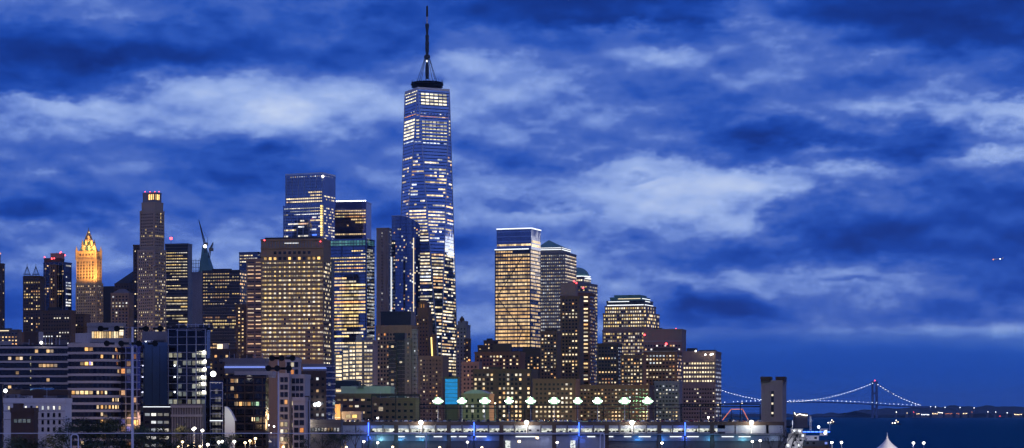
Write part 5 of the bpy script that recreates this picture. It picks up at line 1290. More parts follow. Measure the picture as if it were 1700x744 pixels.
bridge()

# ================================================================ ventilation tower
D = 1500; B = Bld('ventilation_tower', 'blunt beige brick tower with two dark caps and three lit windows, beside the pier', 'tower', D, 1284)
f, g = B.vol(1263.5, 1299, 1305.5, 633, mat='vent_brick', th=12)
for a, c in ((1263, 1282), (1288, 1305.5)):
    B.vol(a, c-3, c, 627, 633.5, mat='brick_dark', th=12, dD=0, depth=18)
B.piers(f, f.w/4.1, .6, .35, 'vent_brick'); sl = MB(); sl.use(M('black_panel')); a, c = f.span(pz(692, D)); sl.obox(a.lerp(c, .47), f.u, f.n, 2.4, .12, 18); sl.build('window_slot', None, B.root)
for y in (656, 670, 686): B.one(f, .53, pz(y, D), 1.5, 1.5, (1, .85, .6, .55), .3)
B.clutter(1268, 1280, 633, 1); B.finish()

# ================================================================ cars
def car_mesh(name, col, lights):
    b = MB(); mb = masonry('car_paint_'+name, col, rough=.3, var=.1, metal=.3); b.use(mb)
    def loft(secs):
        n = len(secs[0]); i = len(b.v)
        for s_ in secs: b.v += s_
        for a in range(len(secs)-1):
            for k in range(n):
                j = (k+1) % n; b.face((i+a*n+k, i+(a+1)*n+k, i+(a+1)*n+j, i+a*n+j))
        b.face(tuple(range(i, i+n))); b.face(tuple(reversed(range(i+(len(secs)-1)*n, i+len(secs)*n))))
    W = .9
    sec = lambda y, z0, z1, w: [(-w, y, z0), (w, y, z0), (w*1.0, y, (z0+z1)/2), (w*.9, y, z1), (-w*.9, y, z1), (-w*1.0, y, (z0+z1)/2)]
    loft([sec(-2.25, .35, .62, .8), sec(-2.1, .25, .78, W), sec(-.9, .22, .95, W), sec(1.0, .22, .97, W), sec(2.05, .25, .92, W), sec(2.25, .4, .8, .82)])
    b.use(M('glass_black')); cs = lambda y, z0, z1, w, wt: [(-w, y, z0), (w, y, z0), (wt, y, z1), (-wt, y, z1)]
    loft([cs(-1.0, .94, .96, .84, .8), cs(-.3, .94, 1.42, .82, .66), cs(.9, .94, 1.44, .82, .66), cs(1.7, .94, .97, .82, .8)])
    b.use(mb); b.box(-.62, .62, -.25, .85, 1.43, 1.47)
    b.use(M('black_panel'))
    for sx in (-.82, .82):
        for y in (-1.4, 1.4): b.tube((sx-.1, y, .33), (sx+.1, y, .33), .33, 10)
    for sx in (-.62, .62):
        b.use(M('light_white') if lights else M('steel_light')); b.box(sx-.16, sx+.16, -2.29, -2.2, .55, .72)
        b.use(M('light_red') if lights else M('brick_red')); b.box(sx-.16, sx+.16, 2.2, 2.29, .6, .72)
    me = bpy.data.meshes.new('parked_car'); me.from_pydata(b.v, [], b.f)
    for m in b.mats: me.materials.append(m)
    me.polygons.foreach_set('material_index', b.mi); me.update(); return me
CARS = [car_mesh('white', (.7, .7, .72), False), car_mesh('black', (.02, .02, .022), False), car_mesh('silver', (.4, .42, .45), False), car_mesh('blue', (.03, .06, .18), False), car_mesh('red', (.25, .03, .03), False)]
CARN = ['white', 'black', 'silver', 'dark blue', 'dark red']
DRIVE = car_mesh('grey', (.12, .12, .13), True)

# ================================================================ the pier building
def pier():
    D = 1220; s = D/F; B = Bld('pier_building', 'long two-storey parking pier with lit openings, blue neon pillars and a dark roof parapet', 'building', D, 935)
    X = lambda x: px(x, D); Z = lambda y: pz(y, D)
    b = MB(); b.use(M('concrete_dark'))
    b.box(X(567), X(1302), D+.2, D+220, Z(722.5), Z(719.5)); b.box(X(567), X(1302), D+.0, D+220, Z(706), 19.6); b.box(X(567), X(1302), D+.6, D+2.2, 2, Z(722.5))
    b.box(X(567), X(567)+.6, D+.3, D+220, 2, 19.5); b.box(X(1302)-.6, X(1302), D+.3, D+220, 2, 19.5)
    b.use(M('brick_dark')); b.box(X(567), X(1302), D-.3, D, Z(706.2), Z(700.2)); b.build('wall', None, B.root)
    led = MB(); led.use(M('metal_frame')); led.box(X(567), X(1302), D-1.6, D+.1, Z(721.6), Z(720.2)); led.build('ledge', None, B.root)
    bays = []; x = 567.0; edges = []
    k = 0
    def panel(x0, x1, y0, y1, name='wall_panel', mat='pier_wall', d=.0):
        m = MB(); m.use(M(mat)); m.box(X(x0)+.06, X(x1)-.06, D-.12+d, D+.25+d, Z(y1), Z(y0)); return m.build(name, None, B.root)
    inner = MB(); inner.use(M('concrete')); inner.box(X(570), X(1300), D+17, D+17.4, Z(719.4), Z(706)); inner.build('inner_wall', None, B.root)
    x = 614.0; n = 0
    while x < 1190:
        x1 = x + 21.85
        if 876 < x + 10 < 899:
            panel(x, x1, 706.2, 719.4)
            for xx in (880, 893): m = MB(); m.use(M('black_panel')); m.box(X(xx)-.7, X(xx)+.7, D-.2, D-.1, Z(716), Z(713)); m.build('window', None, B.root)
        else:
            panel(x, x1, 706.2, 711.6); panel(x, x1, 717.4, 719.4, 'sill_panel')
            lp = MB(); lp.use(M('garage_glow') if 'garage_glow' in MATS else garage()); lp.box(X(x)+.5, X(x1)-.5, D+15.5, D+15.7, Z(719), Z(707)); lp.build('lit_bay', None, B.root)  # glowing back panel in place of a lit garage interior
            bays.append((x, x1))
        c = MB(); wide = n % 4 == 2; c.use(M('brick_dark') if wide else M('concrete_dark')); hw = 1.15 if wide else .35
        c.box(X(x)-hw, X(x)+hw, D-.55, D-.13, Z(722) if not wide else 2, Z(704)); c.build('column', None, B.root)
        x = x1; n += 1
    for a, c in ((569, 590), (591, 611), (1191, 1219.5), (1221, 1246), (1248, 1272), (1276, 1300)): panel(a, c, 706.2, 719.4)
    # lower storey
    for a, c in ((845, 1010), (570, 600)): low = MB(); low.use(M('pier_wall')); low.box(X(a), X(c), D-.15, D+.1, 2, Z(723)); low.build('lower_wall', None, B.root)
    for a, c in ((600, 845), (1010, 1300)): low = MB(); low.use(M('metal_frame')); low.box(X(a), X(c), D+.1, D+.5, Z(732), Z(723)); low.build('lower_fascia', None, B.root)
    for a, c in ((660, 672), (690, 705), (720, 734), (745, 758), (762, 775), (790, 808), (856, 890), (975, 988), (1008, 1018), (1036, 1048), (1060, 1080), (1112, 1132), (1140, 1160), (1198, 1218), (1226, 1246)):
        m = MB(); m.use(M('strip_white')); m.box(X(a), X(c), D-.5, D-.3, Z(725.6), Z(724.4)); m.build('light_strip', None, B.root)
    for x0 in (843, 951): m = MB(); m.use(M('garage_glow')); m.box(X(x0-4), X(x0+4), D-.3, D-.16, 2.2, Z(731.5)); m.build('doorway', None, B.root)
    for (xx, yy) in ((862, 733), (892, 727)): m = MB(); m.use(M('light_warm')); m.box(X(xx)-.7, X(xx)+.7, D-.25, D-.16, Z(yy+1.6), Z(yy-1.6)); m.build('window', None, B.root)
    # blue neon pillars
    for x in (612, 787, 961, 1137):
        m = MB(); m.use(M('steel_dark')); m.tube((X(x), D-1.0, 2), (X(x), D-1.0, Z(702)), .3, 8); pl_ = m.build('pillar', None, B.root)
        m = MB(); m.use(M('light_blue')); m.tube((X(x), D-1.4, Z(723)), (X(x), D-1.4, Z(701.5)), .26, 8); nest(pl_, m.build('neon_tube', None, B.root))
        plight('neon_light', (X(x), D-2.6, Z(710)), 380, (.05, .14, 1), .4, B.root); plight('neon_light', (X(x), D-2.8, Z(728)), 450, (.05, .16, 1), .4, B.root)
    for x, e in ((699, 1), (874, 1.1), (1049, 1), (1247, 1.2)):
        m = MB(); m.use(M('paint_white')); m.tube((X(x), D-1.0, Z(720)), (X(x), D-1.0, Z(702.5)), .35, 8); pl_ = m.build('lamp_post', None, B.root)
        m = MB(); m.use(M('light_white')); m.ball((X(x), D-1.6, Z(701.5)), 1.25); nest(pl_, m.build('lamp', None, B.root))
        plight('wall_lamp_light', (X(x), D-4.2, Z(703.5)), 2600*e, (1, .95, .80), .5, B.root)
    for x, c, e in ((632, (.3, .8, 1), 1700), (664, (.1, .5, 1), 1500), (700, (.1, .55, 1), 1200), (745, (.1, .35, 1), 900), (810, (.05, .2, 1), 1500), (905, (.6, .65, 1), 700), (1060, (.05, .35, 1), 1400), (1100, (.05, .3, 1), 1400), (1180, (.1, .5, .9), 1300), (1235, (.2, .7, .9), 1500), (1285, (.4, .6, .9), 500)):
        plight('lower_deck_light', (X(x), D-5, Z(731)), e*.55, c, .6, B.root)
    for k in range(12):
        plight('upper_deck_light', (X(600+k*60), D-9, Z(709)), 130, (.5, .6, 1), .6, B.root)
    B.finish()
    return bays
def garage():
    m, T = new_mat('garage_glow'); g = T.node('ShaderNodeNewGeometry')
    n = T.noise(T.v('MULTIPLY', g.outputs['Position'], (.8, 1, 1.4)), 1.0, 4, .7)
    st = T.m('MULTIPLY', T.m('MAXIMUM', T.m('SUBTRACT', n, .36), .04), 5.0)
    principled(T, **{'Base Color': (.3, .3, .3, 1), 'Emission Color': (.93, .97, .85, 1), 'Emission Strength': st}); m.cycles.emission_sampling = 'NONE'
    MATS['garage_glow'] = m; return m
bays = pier()

def put_car(me, loc, rz, label, group):
    o = bpy.data.objects.new('parked_car', me); COL.objects.link(o); o.location = loc; o.rotation_euler.z = rz
    return tag(o, label, 'car', group)
random.seed(11)
xx = px(570, 1225)
while xx < px(1262, 1225):
    if random.random() < .88:
        k = random.choice((0, 1, 1, 2, 2, 3, 4)); put_car(CARS[k], (xx, 1223.6+random.uniform(-.3, .3), 19.62), random.choice((0, math.pi)), '%s car parked in the roof-deck row above the pier openings' % CARN[k], 'cars parked on the pier roof')
    xx += 2.75
for (xa, xb) in bays:
    c0 = px(xa, 1220); 
    for q in (1.6, 4.2, 6.2):
        if random.random() < .6:
            k = random.choice((1, 1, 2, 3, 4)); put_car(CARS[k], (c0+q, 1224, pz(719.4, 1220)+.02), random.choice((0, math.pi)), '%s car silhouetted inside a lit opening of the pier' % CARN[k], 'cars inside the pier building')

# ---- stadium floodlights on the pier roof
def floodlight_root():
    D = 1262; r = empty('stadium_floodlight', (0, D, 19.6), '', 'floodlight', 'stadium floodlights on the pier roof')
    p = MB(); p.use(M('steel_light')); p.tube((0, D, 19.6), (0, D, pz(669.5, D)), .22, 8, .14); p.build('pole', None, r)
    c = MB(); c.use(M('steel_dark')); 
    for y in (661.2, 663.6, 666.0, 668.4, 670.8): c.box(-3.1, 3.1, D-.1, D+.1, pz(y, D)-.1, pz(y, D)+.1)
    c.box(-.12, .12, D-.1, D+.1, pz(670, D), pz(663.5, D)); arm = c.build('crossarm', None, r)
    for row, (y, n_) in enumerate(((661.2, 3), (663.6, 4), (666.0, 5), (668.4, 4), (670.8, 3))):
        for k in range(n_):
            b = MB(); x = (k-(n_-1)/2)*1.2; z = pz(y, D); b.use(M('steel_dark')); b.tube((x, D-.2, z), (x, D-.7, z-.05), .22, 8, .5); b.use(M('green_halo_rim' if row in (0, 4) and k in (0, n_-1) or row == 4 or (row in (1, 3) and k in (0, n_-1)) else 'light_green')); b.tube((x, D-.70, z-.05), (x, D-.80, z-.06), .5, 10, .42); nest(arm, b.build('lamp', None, r))  # dimmer green outer lenses imitate a halo of glow round the bank
    return r
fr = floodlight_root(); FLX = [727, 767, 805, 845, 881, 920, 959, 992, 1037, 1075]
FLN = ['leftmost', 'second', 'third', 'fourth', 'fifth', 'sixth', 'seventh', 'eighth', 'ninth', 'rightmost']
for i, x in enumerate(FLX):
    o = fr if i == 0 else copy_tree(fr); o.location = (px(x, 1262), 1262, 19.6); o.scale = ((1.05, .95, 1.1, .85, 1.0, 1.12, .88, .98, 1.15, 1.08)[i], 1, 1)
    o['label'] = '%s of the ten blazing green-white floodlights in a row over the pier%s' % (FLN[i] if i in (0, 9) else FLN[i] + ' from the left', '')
for i, x in enumerate(FLX):
    plight('floodlight_beam', (px(x, 1262), 1261, pz(660, 1262)), 360000*(.02 if i < 2 else .3 if i == 2 else 1), (.42, 1, .42), 1.5, None, 60, (.48-.1*i, 1, .06))

for k in range(9): plight('deck_light', (px(600+k*78, 1228), 1216, 27.5), 1100, (.95, 1, .9), .5)  # added lamps without fixtures, to put glints on the roof cars
# ---- net fences over the pier
def net(x0, x1, yt, D, label, step=45, beams=(), z0=19.6):
    r = empty('net_frame', (px(x0, D), D, z0), label, 'net frame')
    x = x0
    while x <= x1+1:
        b = MB(); b.use(M('net_dark')); b.tube((px(x, D), D, z0), (px(x, D), D, pz(yt, D)), .3, 6); b.build('post', None, r); x += step
    for y in (yt,)+tuple(beams):
        b = MB(); b.use(M('net_dark')); b.box(px(x0, D), px(x1, D), D-.25, D+.25, pz(y, D)-.3, pz(y, D)+.3); b.build('beam', None, r)
    b = MB(); b.use(M('net_dark')); z = z0+1; 
    while z < pz(yt, D): b.tube((px(x0, D), D, z), (px(x1, D), D, z), .045, 3); z += 1.5
    b.build('net', None, r); r.children[-1]['kind'] = 'stuff'
net(617, 697, 655, 1235, 'dark square net frame at the left end of the pier roof', 40, (657,))
net(697, 1132, 672, 1245, 'long dark net frame running under the ten floodlights', 43.5, (678,))
net(1130, 1262, 671, 1240, 'dark net frame right of the floodlights, ending at the ventilation tower', 33, (675,))
r = empty('string_light_frame', at(1220, 697, 1400), 'trapezoid outline of red-orange string lights behind the right end of the pier', 'light frame')
P4 = [(1199, 698), (1214, 679.5), (1233, 679.5), (1242, 697)]
for k in range(3):
    b = MB(); b.use(M('string_orange')); b.tube(at(*P4[k], 1400), at(*P4[k+1], 1400), .2, 5); b.build('light_string', None, r)
for x, y in P4[1:3]: b = MB(); b.use(M('steel_dark')); q = at(x, y, 1400); b.tube((q.x, q.y, 2), q, .25, 5); b.build('post', None, r)

# ---- lamps
def street_lamp_root(h=9.0, mat='light_white', rr=.55):
    r = empty('street_lamp', (0, 0, 0), '', 'street lamp')
    p = MB(); p.use(M('steel_light')); p.tube((0, 0, 0), (0, 0, h-.4), .12, 6, .07); p.tube((0, 0, 0), (0, 0, .7), .22, 6, .16); p.build('pole', None, r)
    b = MB(); b.use(M(mat)); b.lathe((0, 0), [(rr*.3, h-rr*.9), (rr*.9, h-rr*.45), (rr, h), (rr*.75, h+rr*.5), (rr*.2, h+rr*.75)], 12); lm = b.build('lamp', None, r)
    c = MB(); c.use(M('steel_dark')); c.lathe((0, 0), [(rr*.5, h+rr*.72), (rr*.12, h+rr*1.1)], 8); nest(lm, c.build('cap', None, r))
    return r
LR = street_lamp_root(9.0, 'light_white', .62); LW = street_lamp_root(8.0, 'light_warm', .55)
first = {id(LR): True, id(LW): True}
def place_lamp(proto, x, y, D, label, group, light=0, h=None):
    H = 9.0 if proto is LR else 8.0
    z = pz(y, D) - H
    if first[id(proto)]: o = proto; first[id(proto)] = False
    else: o = copy_tree(proto)
    sc_ = max(.5, (pz(y, D)-2)/H) if z < 2 or z > 2.5 else 1
    o.location = (px(x, D), D, 2); o.scale = (1, 1, sc_)
    for ch in o.children:
        if ch.name.startswith(('lamp', 'cap')): ch.scale = (1, 1, 1/sc_); ch.location.z = H*(1-1/sc_)
    tag(o, label, 'street lamp', group)
    if light: plight('lamp_light', at(x, y, D) + Vector((0, -.9, 0)), light, (1, .9, .72) if proto is LR else (1, .66, .34), .4)
Q = 'lamp posts on the right-hand quay'
for x, y, D_, lb in ((1065+32, 800, 1000, None), (1099, 735.5, 1060, 'lone white-globe lamp post in front of the pier, right of centre'), (1249, 733, 1060, 'left of the twin lamp posts in front of the right end of the pier'), (1262, 731.5, 1080, 'right of the twin lamp posts in front of the right end of the pier'),
    (1397, 733, 1000, 'bright lamp post on the quay right of the moored boats'), (1516.5, 734, 980, 'left of the twin lamp posts right of the white tent'), (1533.5, 735, 980, 'right of the twin lamp posts right of the white tent'), (1381, 734.5, 1000, 'small lamp post just left of the bright one by the boats'),
    (925, 734.5, 1100, 'white-globe lamp post in front of the middle of the pier'), (776, 734, 1100, 'white-globe lamp post in front of the pier, left of the doorway'), (604, 733, 1060, 'lamp post in front of the left end of the pier'), (627, 735, 1040, 'lamp post by the teal-lit left end of the pier')):
    if lb: place_lamp(LR, x, y, D_, lb, Q if x > 1380 else None, 350)
G = 'street lamps along the waterfront road'
for i, (x, y, D_, w) in enumerate(((407, 735, 1150, 1), (415, 732, 1180, 1), (424, 728, 1400, 1), (431, 726.5, 1500, 1), (437, 725.5, 1600, 1), (444, 725, 1800, 0), (450, 724, 2000, 0), (312, 740, 1080, 1), (296, 742, 1080, 1), (332, 741, 1080, 1), (303, 733.5, 1300, 1), (345, 738, 1150, 0), (389, 733, 1250, 0),
        (363, 734, 1300, 0), (369, 733, 1320, 0), (488, 701.5, 1120, 0), (455, 708, 1500, 0), (446, 706, 1600, 0), (428, 705.5, 1700, 0), (420, 708, 1600, 0), (371, 709, 1500, 0), (374, 709.5, 1500, 0), (378, 707, 1600, 0), (352, 709.5, 1500, 0), (348, 713, 1450, 0), (323, 711, 1400, 0), (321, 712.5, 1380, 0), (307, 711, 1500, 0), (336, 714.5, 1350, 0), (575, 742.5, 1000, 1), (652, 742, 1000, 1), (730, 743, 1000, 1), (800, 743, 1000, 1), (470, 742, 1000, 1))):
    D_ = 870 if x < 470 and D_ < 1450 else D_
    place_lamp(LW if w else LR, x, y, D_, ['small warm-glowing street lamp beside the dark waterfront trees, lower left', 'small white-glowing street lamp beside the dark waterfront trees, lower left'][0 if w else 1] if x < 560 else 'warm street lamp at the very bottom edge, in front of the pier', G, 500 if D_ < 1450 else 0)
for x, y, D_, lb in ((1186, 671, 1650, 'left one of three warm lamps between the right-hand tower and the ventilation tower'), (1192, 671.5, 1640, 'middle one of three close warm lamps right of the end office tower'), (1201.5, 671, 1650, 'right one of three close warm lamps right of the end office tower'), (1232, 670.5, 1600, 'lone warm lamp left of the ventilation tower'), (822, 669.5, 1400, 'small orange lamp between the third and fourth floodlights')):
    place_lamp(LW, x, y, D_, lb, None, 0)
for x, y, D_, lb in ((627, 694, 1300, 'bright white lamp on the roof behind the left end of the pier'), (1176, 693, 1300, 'bright warm-white lamp on the pier roof near its right end'), (560, 0, 0, ''), (500, 700.5, 1150, 'bright floodlit lamp over the low round-windowed building')):
    if D_: place_lamp(LR, x, y, D_, lb, None, 9000)

# ---- cars on the waterfront road, headlights on
random.seed(5)
for i in range(26):
    D_ = random.uniform(1420, 2300); t = (D_-600)/1900; xm = (px(300, 1150))*(1-t) + (-207)*t
    o = put_car(DRIVE, (xm + random.choice((-9, -5, 5, 9)), D_, 2.03), 0, 'grey car with headlights on, driving along the waterfront road', 'cars on the waterfront road'); o.name = 'driving_car'

# ---- low round-windowed building left of the pier
D = 1150; B = Bld('boat_house', 'low grey building with a row of white upright slots, left end of the pier', 'building', D, 510)
f, g = B.vol(478, 566, 569, 699, mat='concrete_dark', th=3, depth=30); B.grid(sub(f, 709, 718), 3.1, 1.7, 1.2, 2.1, pal=COOL, str_=(.12, .3), top=.3, bot=.1, fn=lambda k, n, y: .95 if n*.2 < k < n*.75 else .4)
B.grid(sub(f, 722, 742), 3.4, 4, 2.6, 2.0, .25, pal=ORNG, str_=(.2, .5)); B.clutter(482, 560, 699, 9, 2, 20); B.finish()

# ---- boats
def boat(x0, x1, D, decks, label, name='passenger_boat', blue=False, hull='paint_white', masts=()):
    s = D/F; xa, xb = px(x0, D), px(x1, D); L = xb-xa; xm = (xa+xb)/2
    r = empty(name, (xm, D, 0), label, 'boat')
    h = MB(); h.use(M(hull)); W = L*.14+2; N = 10; secs = []
    for k in range(N+1):
        t = k/N; w = W*(math.sin(math.pi*min(1, .25+t*.8)) ** .6 if t < .93 else .12); sh = 2.6+1.6*(2*t-1)**2
        secs.append([(xa+L*t, D-w*.6, -.5), (xa+L*t, D-w, sh), (xa+L*t, D+w, sh), (xa+L*t, D+w*.6, -.5)])
    i = len(h.v)
    for q in secs: h.v += q
    for k in range(N):
        for j in range(4): j2 = (j+1) % 4; h.face((i+k*4+j, i+(k+1)*4+j, i+(k+1)*4+j2, i+k*4+j2))
    h.face((i, i+1, i+2, i+3)); h.face((i+N*4+3, i+N*4+2, i+N*4+1, i+N*4)); h.build('hull', None, r)
    z = 3.2
    for k, (a, b_, hh, mt) in enumerate(decks):
        d = MB(); d.use(M(mt)); d.box(xa+L*a, xa+L*b_, D-W*.75+k*.4, D+W*.75-k*.4, z, z+hh); d.box(xa+L*a-.5, xa+L*b_+.5, D-W*.8+k*.4, D+W*.8-k*.4, z+hh, z+hh+.25); d.build('deck_house', None, r)
        n = max(2, int(L*(b_-a)/3.0))
        for q in range(n):
            if random.random() < .8:
                w_ = MB(); lit = random.random() < (.6 if not blue else .4); w_.use(M('strip_blue' if blue and random.random() < .5 else 'strip_white') if lit else M('glass_black'))
                cx_ = xa+L*a+(q+.5)*L*(b_-a)/n; w_.box(cx_-.7, cx_+.7, D-W*.75+k*.4-.12, D-W*.75+k*.4, z+hh*.35, z+hh*.8); w_.build('window', None, r)
        z += hh+.25
    for (t, h2) in masts:
        m_ = MB(); m_.use(M('steel_light')); m_.tube((xa+L*t, D, z-1), (xa+L*t, D, z+h2), .16, 5); m_.tube((xa+L*t-1.2, D, z+h2*.6), (xa+L*t+1.2, D, z+h2*.6), .1, 4); m_.build('mast', None, r)
    return r, z
random.seed(3)
boat(1300, 1352, 1330, [(.05, .9, 3.0, 'paint_white'), (.1, .8, 2.7, 'paint_white'), (.15, .7, 2.6, 'concrete'), (.25, .6, 2.6, 'paint_white')], 'white multi-deck ferry moored just right of the pier, behind the blue-lit boat', masts=((.3, 5), (.85, 9)))
r, z = boat(1332, 1380, 1180, [(.02, .95, 3.2, 'brick_dark'), (.05, .9, 2.8, 'steel_dark'), (.1, .55, 2.4, 'paint_white'), (.62, .85, 3.6, 'paint_white')], 'dark boat with blue deck lights, moored in front of the white ferry', blue=True, hull='steel_dark', masts=((.3, 7), (.95, 4)))
for k in range(7):
    b = MB(); b.use(M('light_blue')); p = at(1336+k*6.5, 717, 1168); b.box(p.x-.9, p.x+.9, p.y-.1, p.y+.1, p.z-.25, p.z+.25); b.build('deck_light', None, r)
for x, y in ((1359, 709), (1370, 719)): b = MB(); b.use(M('light_cool')); b.ball(at(x, y, 1168), .7); b.build('deck_light', None, r)
def small_boat(x, D, label):
    s = D/F; r = empty('small_boat', (px(x, D), D, 0), label, 'boat', 'small boats far out on the water')
    b = MB(); b.use(M('steel_dark')); X0 = px(x, D); b.prism([(X0-10, D-3), (X0+8, D-3), (X0+12, D), (X0+8, D+3), (X0-10, D+3)], -.5, 2.5, [(X0-11, D-3.5), (X0+9, D-3.5), (X0+15, D), (X0+9, D+3.5), (X0-11, D+3.5)]); b.build('hull', None, r)
    b = MB(); b.use(M('concrete')); b.box(X0-7, X0+5, D-2.5, D+2.5, 2.6, 6); b.box(X0-3, X0+3, D-2, D+2, 6, 8.5); b.build('cabin', None, r)
    for dx, z in ((-8, 3.5), (-2, 4), (5, 6.5), (1, 10)): b = MB(); b.use(M('light_white' if dx < 4 else 'light_warm')); b.ball((X0+dx, D-3, z), .9); b.build('deck_light', None, r)
small_boat(1380, 5200, 'small lit boat on the open water left of the bridge tower'); small_boat(1487, 5000, 'small lit boat on the open water right of the bridge tower')

plight('boat_fill', at(1325, 706, 1305), 9000, (.9, .95, 1), .6); plight('boat_fill', at(1352, 722, 1160), 2500, (.8, .85, 1), .6)  # added lamps without fixtures, to whiten the moored boats
# ---- white tent
D = 1000; r = empty('tent', (px(1473, D), D, 1.9), 'white peaked marquee tent at the bottom edge, right of the boats', 'tent')
b = MB(); b.use(M('paint_white')); zt = pz(722, D); prof = []
for k in range(13): t = k/12; prof.append((10.5*(1-t)**1.9+.12, 5.2+(zt-5.2)*t))
b.lathe((px(1473, D), D), prof, 28); b.build('canopy', None, r, smooth=True)
b = MB(); b.use(M('paint_white')); b.lathe((px(1473, D), D), [(10.4, 3.9), (10.6, 5.2)], 28); b.build('valance', None, r)
b = MB(); b.use(M('steel_light')); b.tube((px(1473, D), D, 1.9), (px(1473, D), D, zt+1), .12, 6); b.build('pole', None, r)
plight('tent_light', (px(1473, D)+6, D-16, 9), 9000, (1, .9, .75), .5, r)

# ---- foreground: unlit sports floodlight masts and a thin rail
def mast_root(x, ytop, D, rows, label, wpx):
    s = D/F; r = empty('floodlight_mast', (px(x, D), D, 2), label, 'floodlight mast', None)
    p = MB(); p.use(M('mast_grey')); p.tube((px(x, D), D, 2), (px(x, D), D, pz(ytop, D)), wpx*s/2*1.15, 10, wpx*s/2*.85); p.build('pole', None, r)
    for (y, xs) in rows:
        c = MB(); c.use(M('metal_frame')); c.box(px(min(xs)-4, D), px(max(xs)+4, D), D+.2, D+.35, pz(y, D)+.1, pz(y, D)+.22); arm = c.build('crossarm', None, r)
        for q in xs:
            b = MB(); b.use(M('net_dark')); c0 = at(q, y, D)
            b.tube(c0+Vector((0, -.45*s*8, -.1)), c0+Vector((0, .1, .05)), .58*s/.112, 12, .40*s/.112)
            sgn = 1 if q < x else -1
            k_ = s/.112; b.box(c0.x+sgn*.95*k_-.42*k_, c0.x+sgn*.95*k_+.42*k_, D-.5*k_, D+.1, c0.z-.32*k_, c0.z+.12*k_); b.tube(c0, c0+Vector((sgn*.9*k_, 0, -.1*k_)), .1*k_, 5); nest(arm, b.build('floodlight', None, r))
    return r
mast_root(220, 543, 400, [(545, (168, 195, 243, 267)), (569.5, (178, 202, 231, 258))], 'thick grey mast with two rows of unlit dark floodlights, lower left', 4.2)
mast_root(462, 593, 600, [(594, (452, 468, 486)), (611, (446, 460.5, 480))], 'thinner grey mast with unlit floodlights in front of the white-framed apartments', 2.4)
D = 300; r = empty('pipe_fence', (px(500, D), D, 2), 'long thin grey pipe rail crossing the bottom of the view on sparse posts', 'fence')
b = MB(); b.use(M('mast_grey')); b.tube(at(-60, 719.5, D), at(998, 719.5, D), .062, 6); b.build('top_rail', None, r)
for xs in ((118, 130), (996.5, 1003.5)):
    b = MB(); b.use(M('mast_grey'))
    for q in xs: p = at(q, 725, D); b.tube((p.x, p.y, 2), p, .09, 6)
    if xs[0] < 200: b.tube(at(118, 725, D), at(120.5, 721.5, D), .09, 6); b.tube(at(120.5, 721.5, D), at(127.5, 721.5, D), .09, 6); b.tube(at(127.5, 721.5, D), at(130, 725, D), .09, 6)
    else: b.tube(at(996.5, 725, D), at(998, 719.5, D), .09, 6); b.tube(at(1003.5, 725, D), at(1002.5, 720, D), .09, 6); b.tube(at(998, 719.5, D), at(1002.5, 720, D), .09, 6)
    b.build('post', None, r)
b = MB(); b.use(M('mast_grey')); p = at(707.5, 719.5, D); b.tube((p.x, p.y, 2), p, .075, 6); b.build('post', None, r)

# ---- aeroplane
D = 7000; c = at(1656, 430.5, D); r = empty('aeroplane', c, 'tiny aeroplane with its lights on against the dark cloud at right', 'aeroplane')
b = MB(); b.use(M('paint_white')); b.tube(c-Vector((14, 0, 0)), c+Vector((14, 0, .6)), 1.9, 8, 1.6); b.tube(c+Vector((14, 0, .6)), c+Vector((19, 0, 1.6)), 1.6, 8, .3); b.build('body', None, r)
b = MB(); b.use(M('paint_white')); b.prism([(c.x-4, c.y-16), (c.x-1, c.y-16), (c.x+4, c.y), (c.x-1, c.y+16), (c.x-4, c.y+16), (c.x-5, c.y)], c.z-.6, c.z-.1); b.build('wing', None, r)
b = MB(); b.use(M('paint_white')); b.box(c.x+15, c.x+19, c.y-.2, c.y+.2, c.z+1, c.z+6.5); b.build('tail_fin', None, r)
b = MB(); b.use(M('light_orange')); b.ball(c-Vector((14, 1, 1)), 1.9); b.build('light', None, r)
b = MB(); b.use(M('light_cool')); b.ball(c+Vector((5, -16, 0)), 1.4); b.build('light', None, r)

# ================================================================ trees
leafm, T = new_mat('foliage'); g_ = T.node('ShaderNodeNewGeometry'); nn = T.noise(g_.outputs['Position'], .6, 3, .6)
lc = T.ramp(nn, [(.3, (.018, .03, .012, 1)), (.7, (.06, .09, .03, 1))]); principled(T, **{'Base Color': lc, 'Roughness': .8})
bark = masonry('bark', (.07, .055, .04))
def tree_proto(seed, H, bare=False):
    rd = random.Random(seed); r = empty('broadleaf_tree', (0, 0, 0), '', 'tree', None)
    t = MB(); t.use(bark); tips = []
    def limb(p, d, L, rad, lvl):
        q = p + d*L; t.tube(p, q, rad, 6 if lvl < 2 else 4, rad*.62)
        if lvl >= 3: tips.append(q); return
        n = 3 if lvl == 0 else rd.choice((2, 3))
        for _ in range(n):
            nd = (d + Vector((rd.uniform(-1, 1), rd.uniform(-1, 1), rd.uniform(-.1, .6)))*.75).normalized(); limb(q, nd, L*rd.uniform(.6, .8), rad*.58, lvl+1)
        if lvl < 2: tips.append(q)
    limb(Vector((0, 0, -.3)), Vector((0, 0, 1)), H*.30, H*.022, 0); t.build('trunk', None, r)
    c = MB(); c.use(leafm)
    for q in tips:
        for _ in range(34 if not bare else 9):
            o = Vector((rd.gauss(0, 1), rd.gauss(0, 1), rd.gauss(0, .8)))*H*.062 + q; s = rd.uniform(.18, .42)
            a = Vector((rd.uniform(-1, 1), rd.uniform(-1, 1), rd.uniform(-1, 1))).normalized(); e = a.orthogonal().normalized(); 
            c.quad(o-a*s, o+e*s*.6, o+a*s, o-e*s*.6)
    cr = c.build('crown', None, r); zmax = max(v[2] for v in c.v)
    return r, zmax
PRO = [tree_proto(k, 18+k*.7, k == 3) for k in range(4)]; used = [False]*4
random.seed(21)
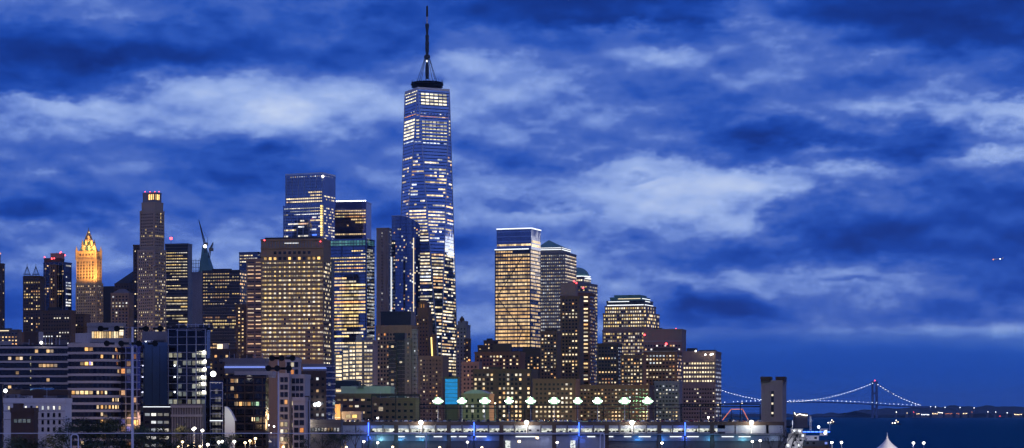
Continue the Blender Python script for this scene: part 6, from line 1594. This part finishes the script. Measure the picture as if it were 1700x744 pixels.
def put_tree(x, ytop, D, k, label, group='dark waterfront trees'):
    p, zm = PRO[k]
    if used[k]: o = copy_tree(p)
    else: o = p; used[k] = True
    s = (pz(ytop, D)-2)/zm; w = min(s, 1.15)*1.0; o.location = (px(x, D), D, 2); o.scale = (w, w, s); o.rotation_euler.z = random.uniform(0, 6); tag(o, label, 'tree', group)
spots = [(10, 716, 820), (40, 722, 780), (72, 724, 800), (100, 712, 830), (118, 695, 860), (138, 688, 880), (158, 686, 900), (178, 688, 900), (196, 694, 880), (215, 704, 860), (236, 700, 900), (258, 703, 950), (280, 704, 950), (305, 702, 960), (335, 708, 980), (372, 714, 980), (30, 728, 640), (90, 730, 660), (150, 722, 680), (205, 724, 700), (270, 724, 720), (330, 727, 760), (376, 728, 800)]
for i, (x, y, D_) in enumerate(spots):
    put_tree(x, y, D_, i % 3, 'dark leafy tree among the waterfront row, ' + ('in front of the white building' if x < 110 else 'below the rounded striped block' if x < 230 else 'below the balcony tower'))
for i, (x, y, D_) in enumerate(((484, 712, 1000), (497, 706, 1010), (516, 708, 1020), (536, 706, 1020), (556, 710, 1020), (572, 716, 1000), (590, 709, 1130), (505, 722, 900), (545, 722, 900))):
    put_tree(x, y, D_, (3, 1, 3, 2)[i % 4], 'sparse dark tree in front of the low slotted building left of the pier')
for i, (x, y, D_) in enumerate(((1303, 706, 1150), (1314, 712, 1140), (1326, 720, 1120), (1292, 716, 1130), (1280, 722, 1120))):
    put_tree(x, y, D_, 3, 'thin bare-branched tree at the right-hand corner of the pier')
put_tree(1230, 688, 1300, 3, 'small pale bare tree behind the right end of the pier roof'); 

# ================================================================ light and air
dusk_fill = bpy.data.lights.new('dusk_fill', 'SUN'); dusk_fill.energy = FILL_E; dusk_fill.angle = R(25); dusk_fill.color = (1, .78, .62)  # the sun is already down; added warm lamp that brightens the facades
so = bpy.data.objects.new('dusk_fill', dusk_fill); COL.objects.link(so); so.rotation_euler = Vector((-.22, 1, -.75)).to_track_quat('-Z', 'Y').to_euler()
random.seed(99)
for (x, y, D_, e) in ((60, 700, 2150, 9e4), (160, 640, 2450, 1e5), (250, 640, 2400, 9e4), (330, 650, 2300, 9e4), (400, 660, 2100, 7e4), (480, 668, 2120, 1e5), (560, 668, 1750, 8e4), (650, 690, 1700, 6e4), (720, 690, 1900, 9e4), (800, 690, 1650, 7e4), (880, 690, 1620, 6e4), (960, 690, 1650, 7e4), (1040, 690, 1700, 7e4), (1110, 690, 1700, 6e4), (1165, 690, 1950, 7e4), (1284, 712, 1400, 1.2e4),
    (100, 700, 960, 1e4), (300, 705, 960, 9e3), (420, 705, 980, 8e3), (500, 705, 1100, 1e4), (150, 580, 2500, 1e5), (60, 740, 820, 5e3)):
    plight('street_glow_lamp', at(x, y, D_), e*.45, (1, .62, .30), 4)  # added lamps without fixtures, warming the facades like city glow
hz = MB(); 
hm, T = new_mat('haze'); vv = T.node('ShaderNodeVolumePrincipled'); vv.inputs['Color'].default_value = (.45, .72, 1, 1); vv.inputs['Density'].default_value = HAZE; vv.inputs['Anisotropy'].default_value = .2
oo = T.node('ShaderNodeOutputMaterial'); T.l.new(vv.outputs[0], oo.inputs['Volume'])
if HAZE > 0:
    hz.use(hm); hz.box(-45000, 45000, -4000, 61000, -2, 560); o = hz.build('haze'); o['kind'] = 'stuff'
print('objects', len(bpy.data.objects))
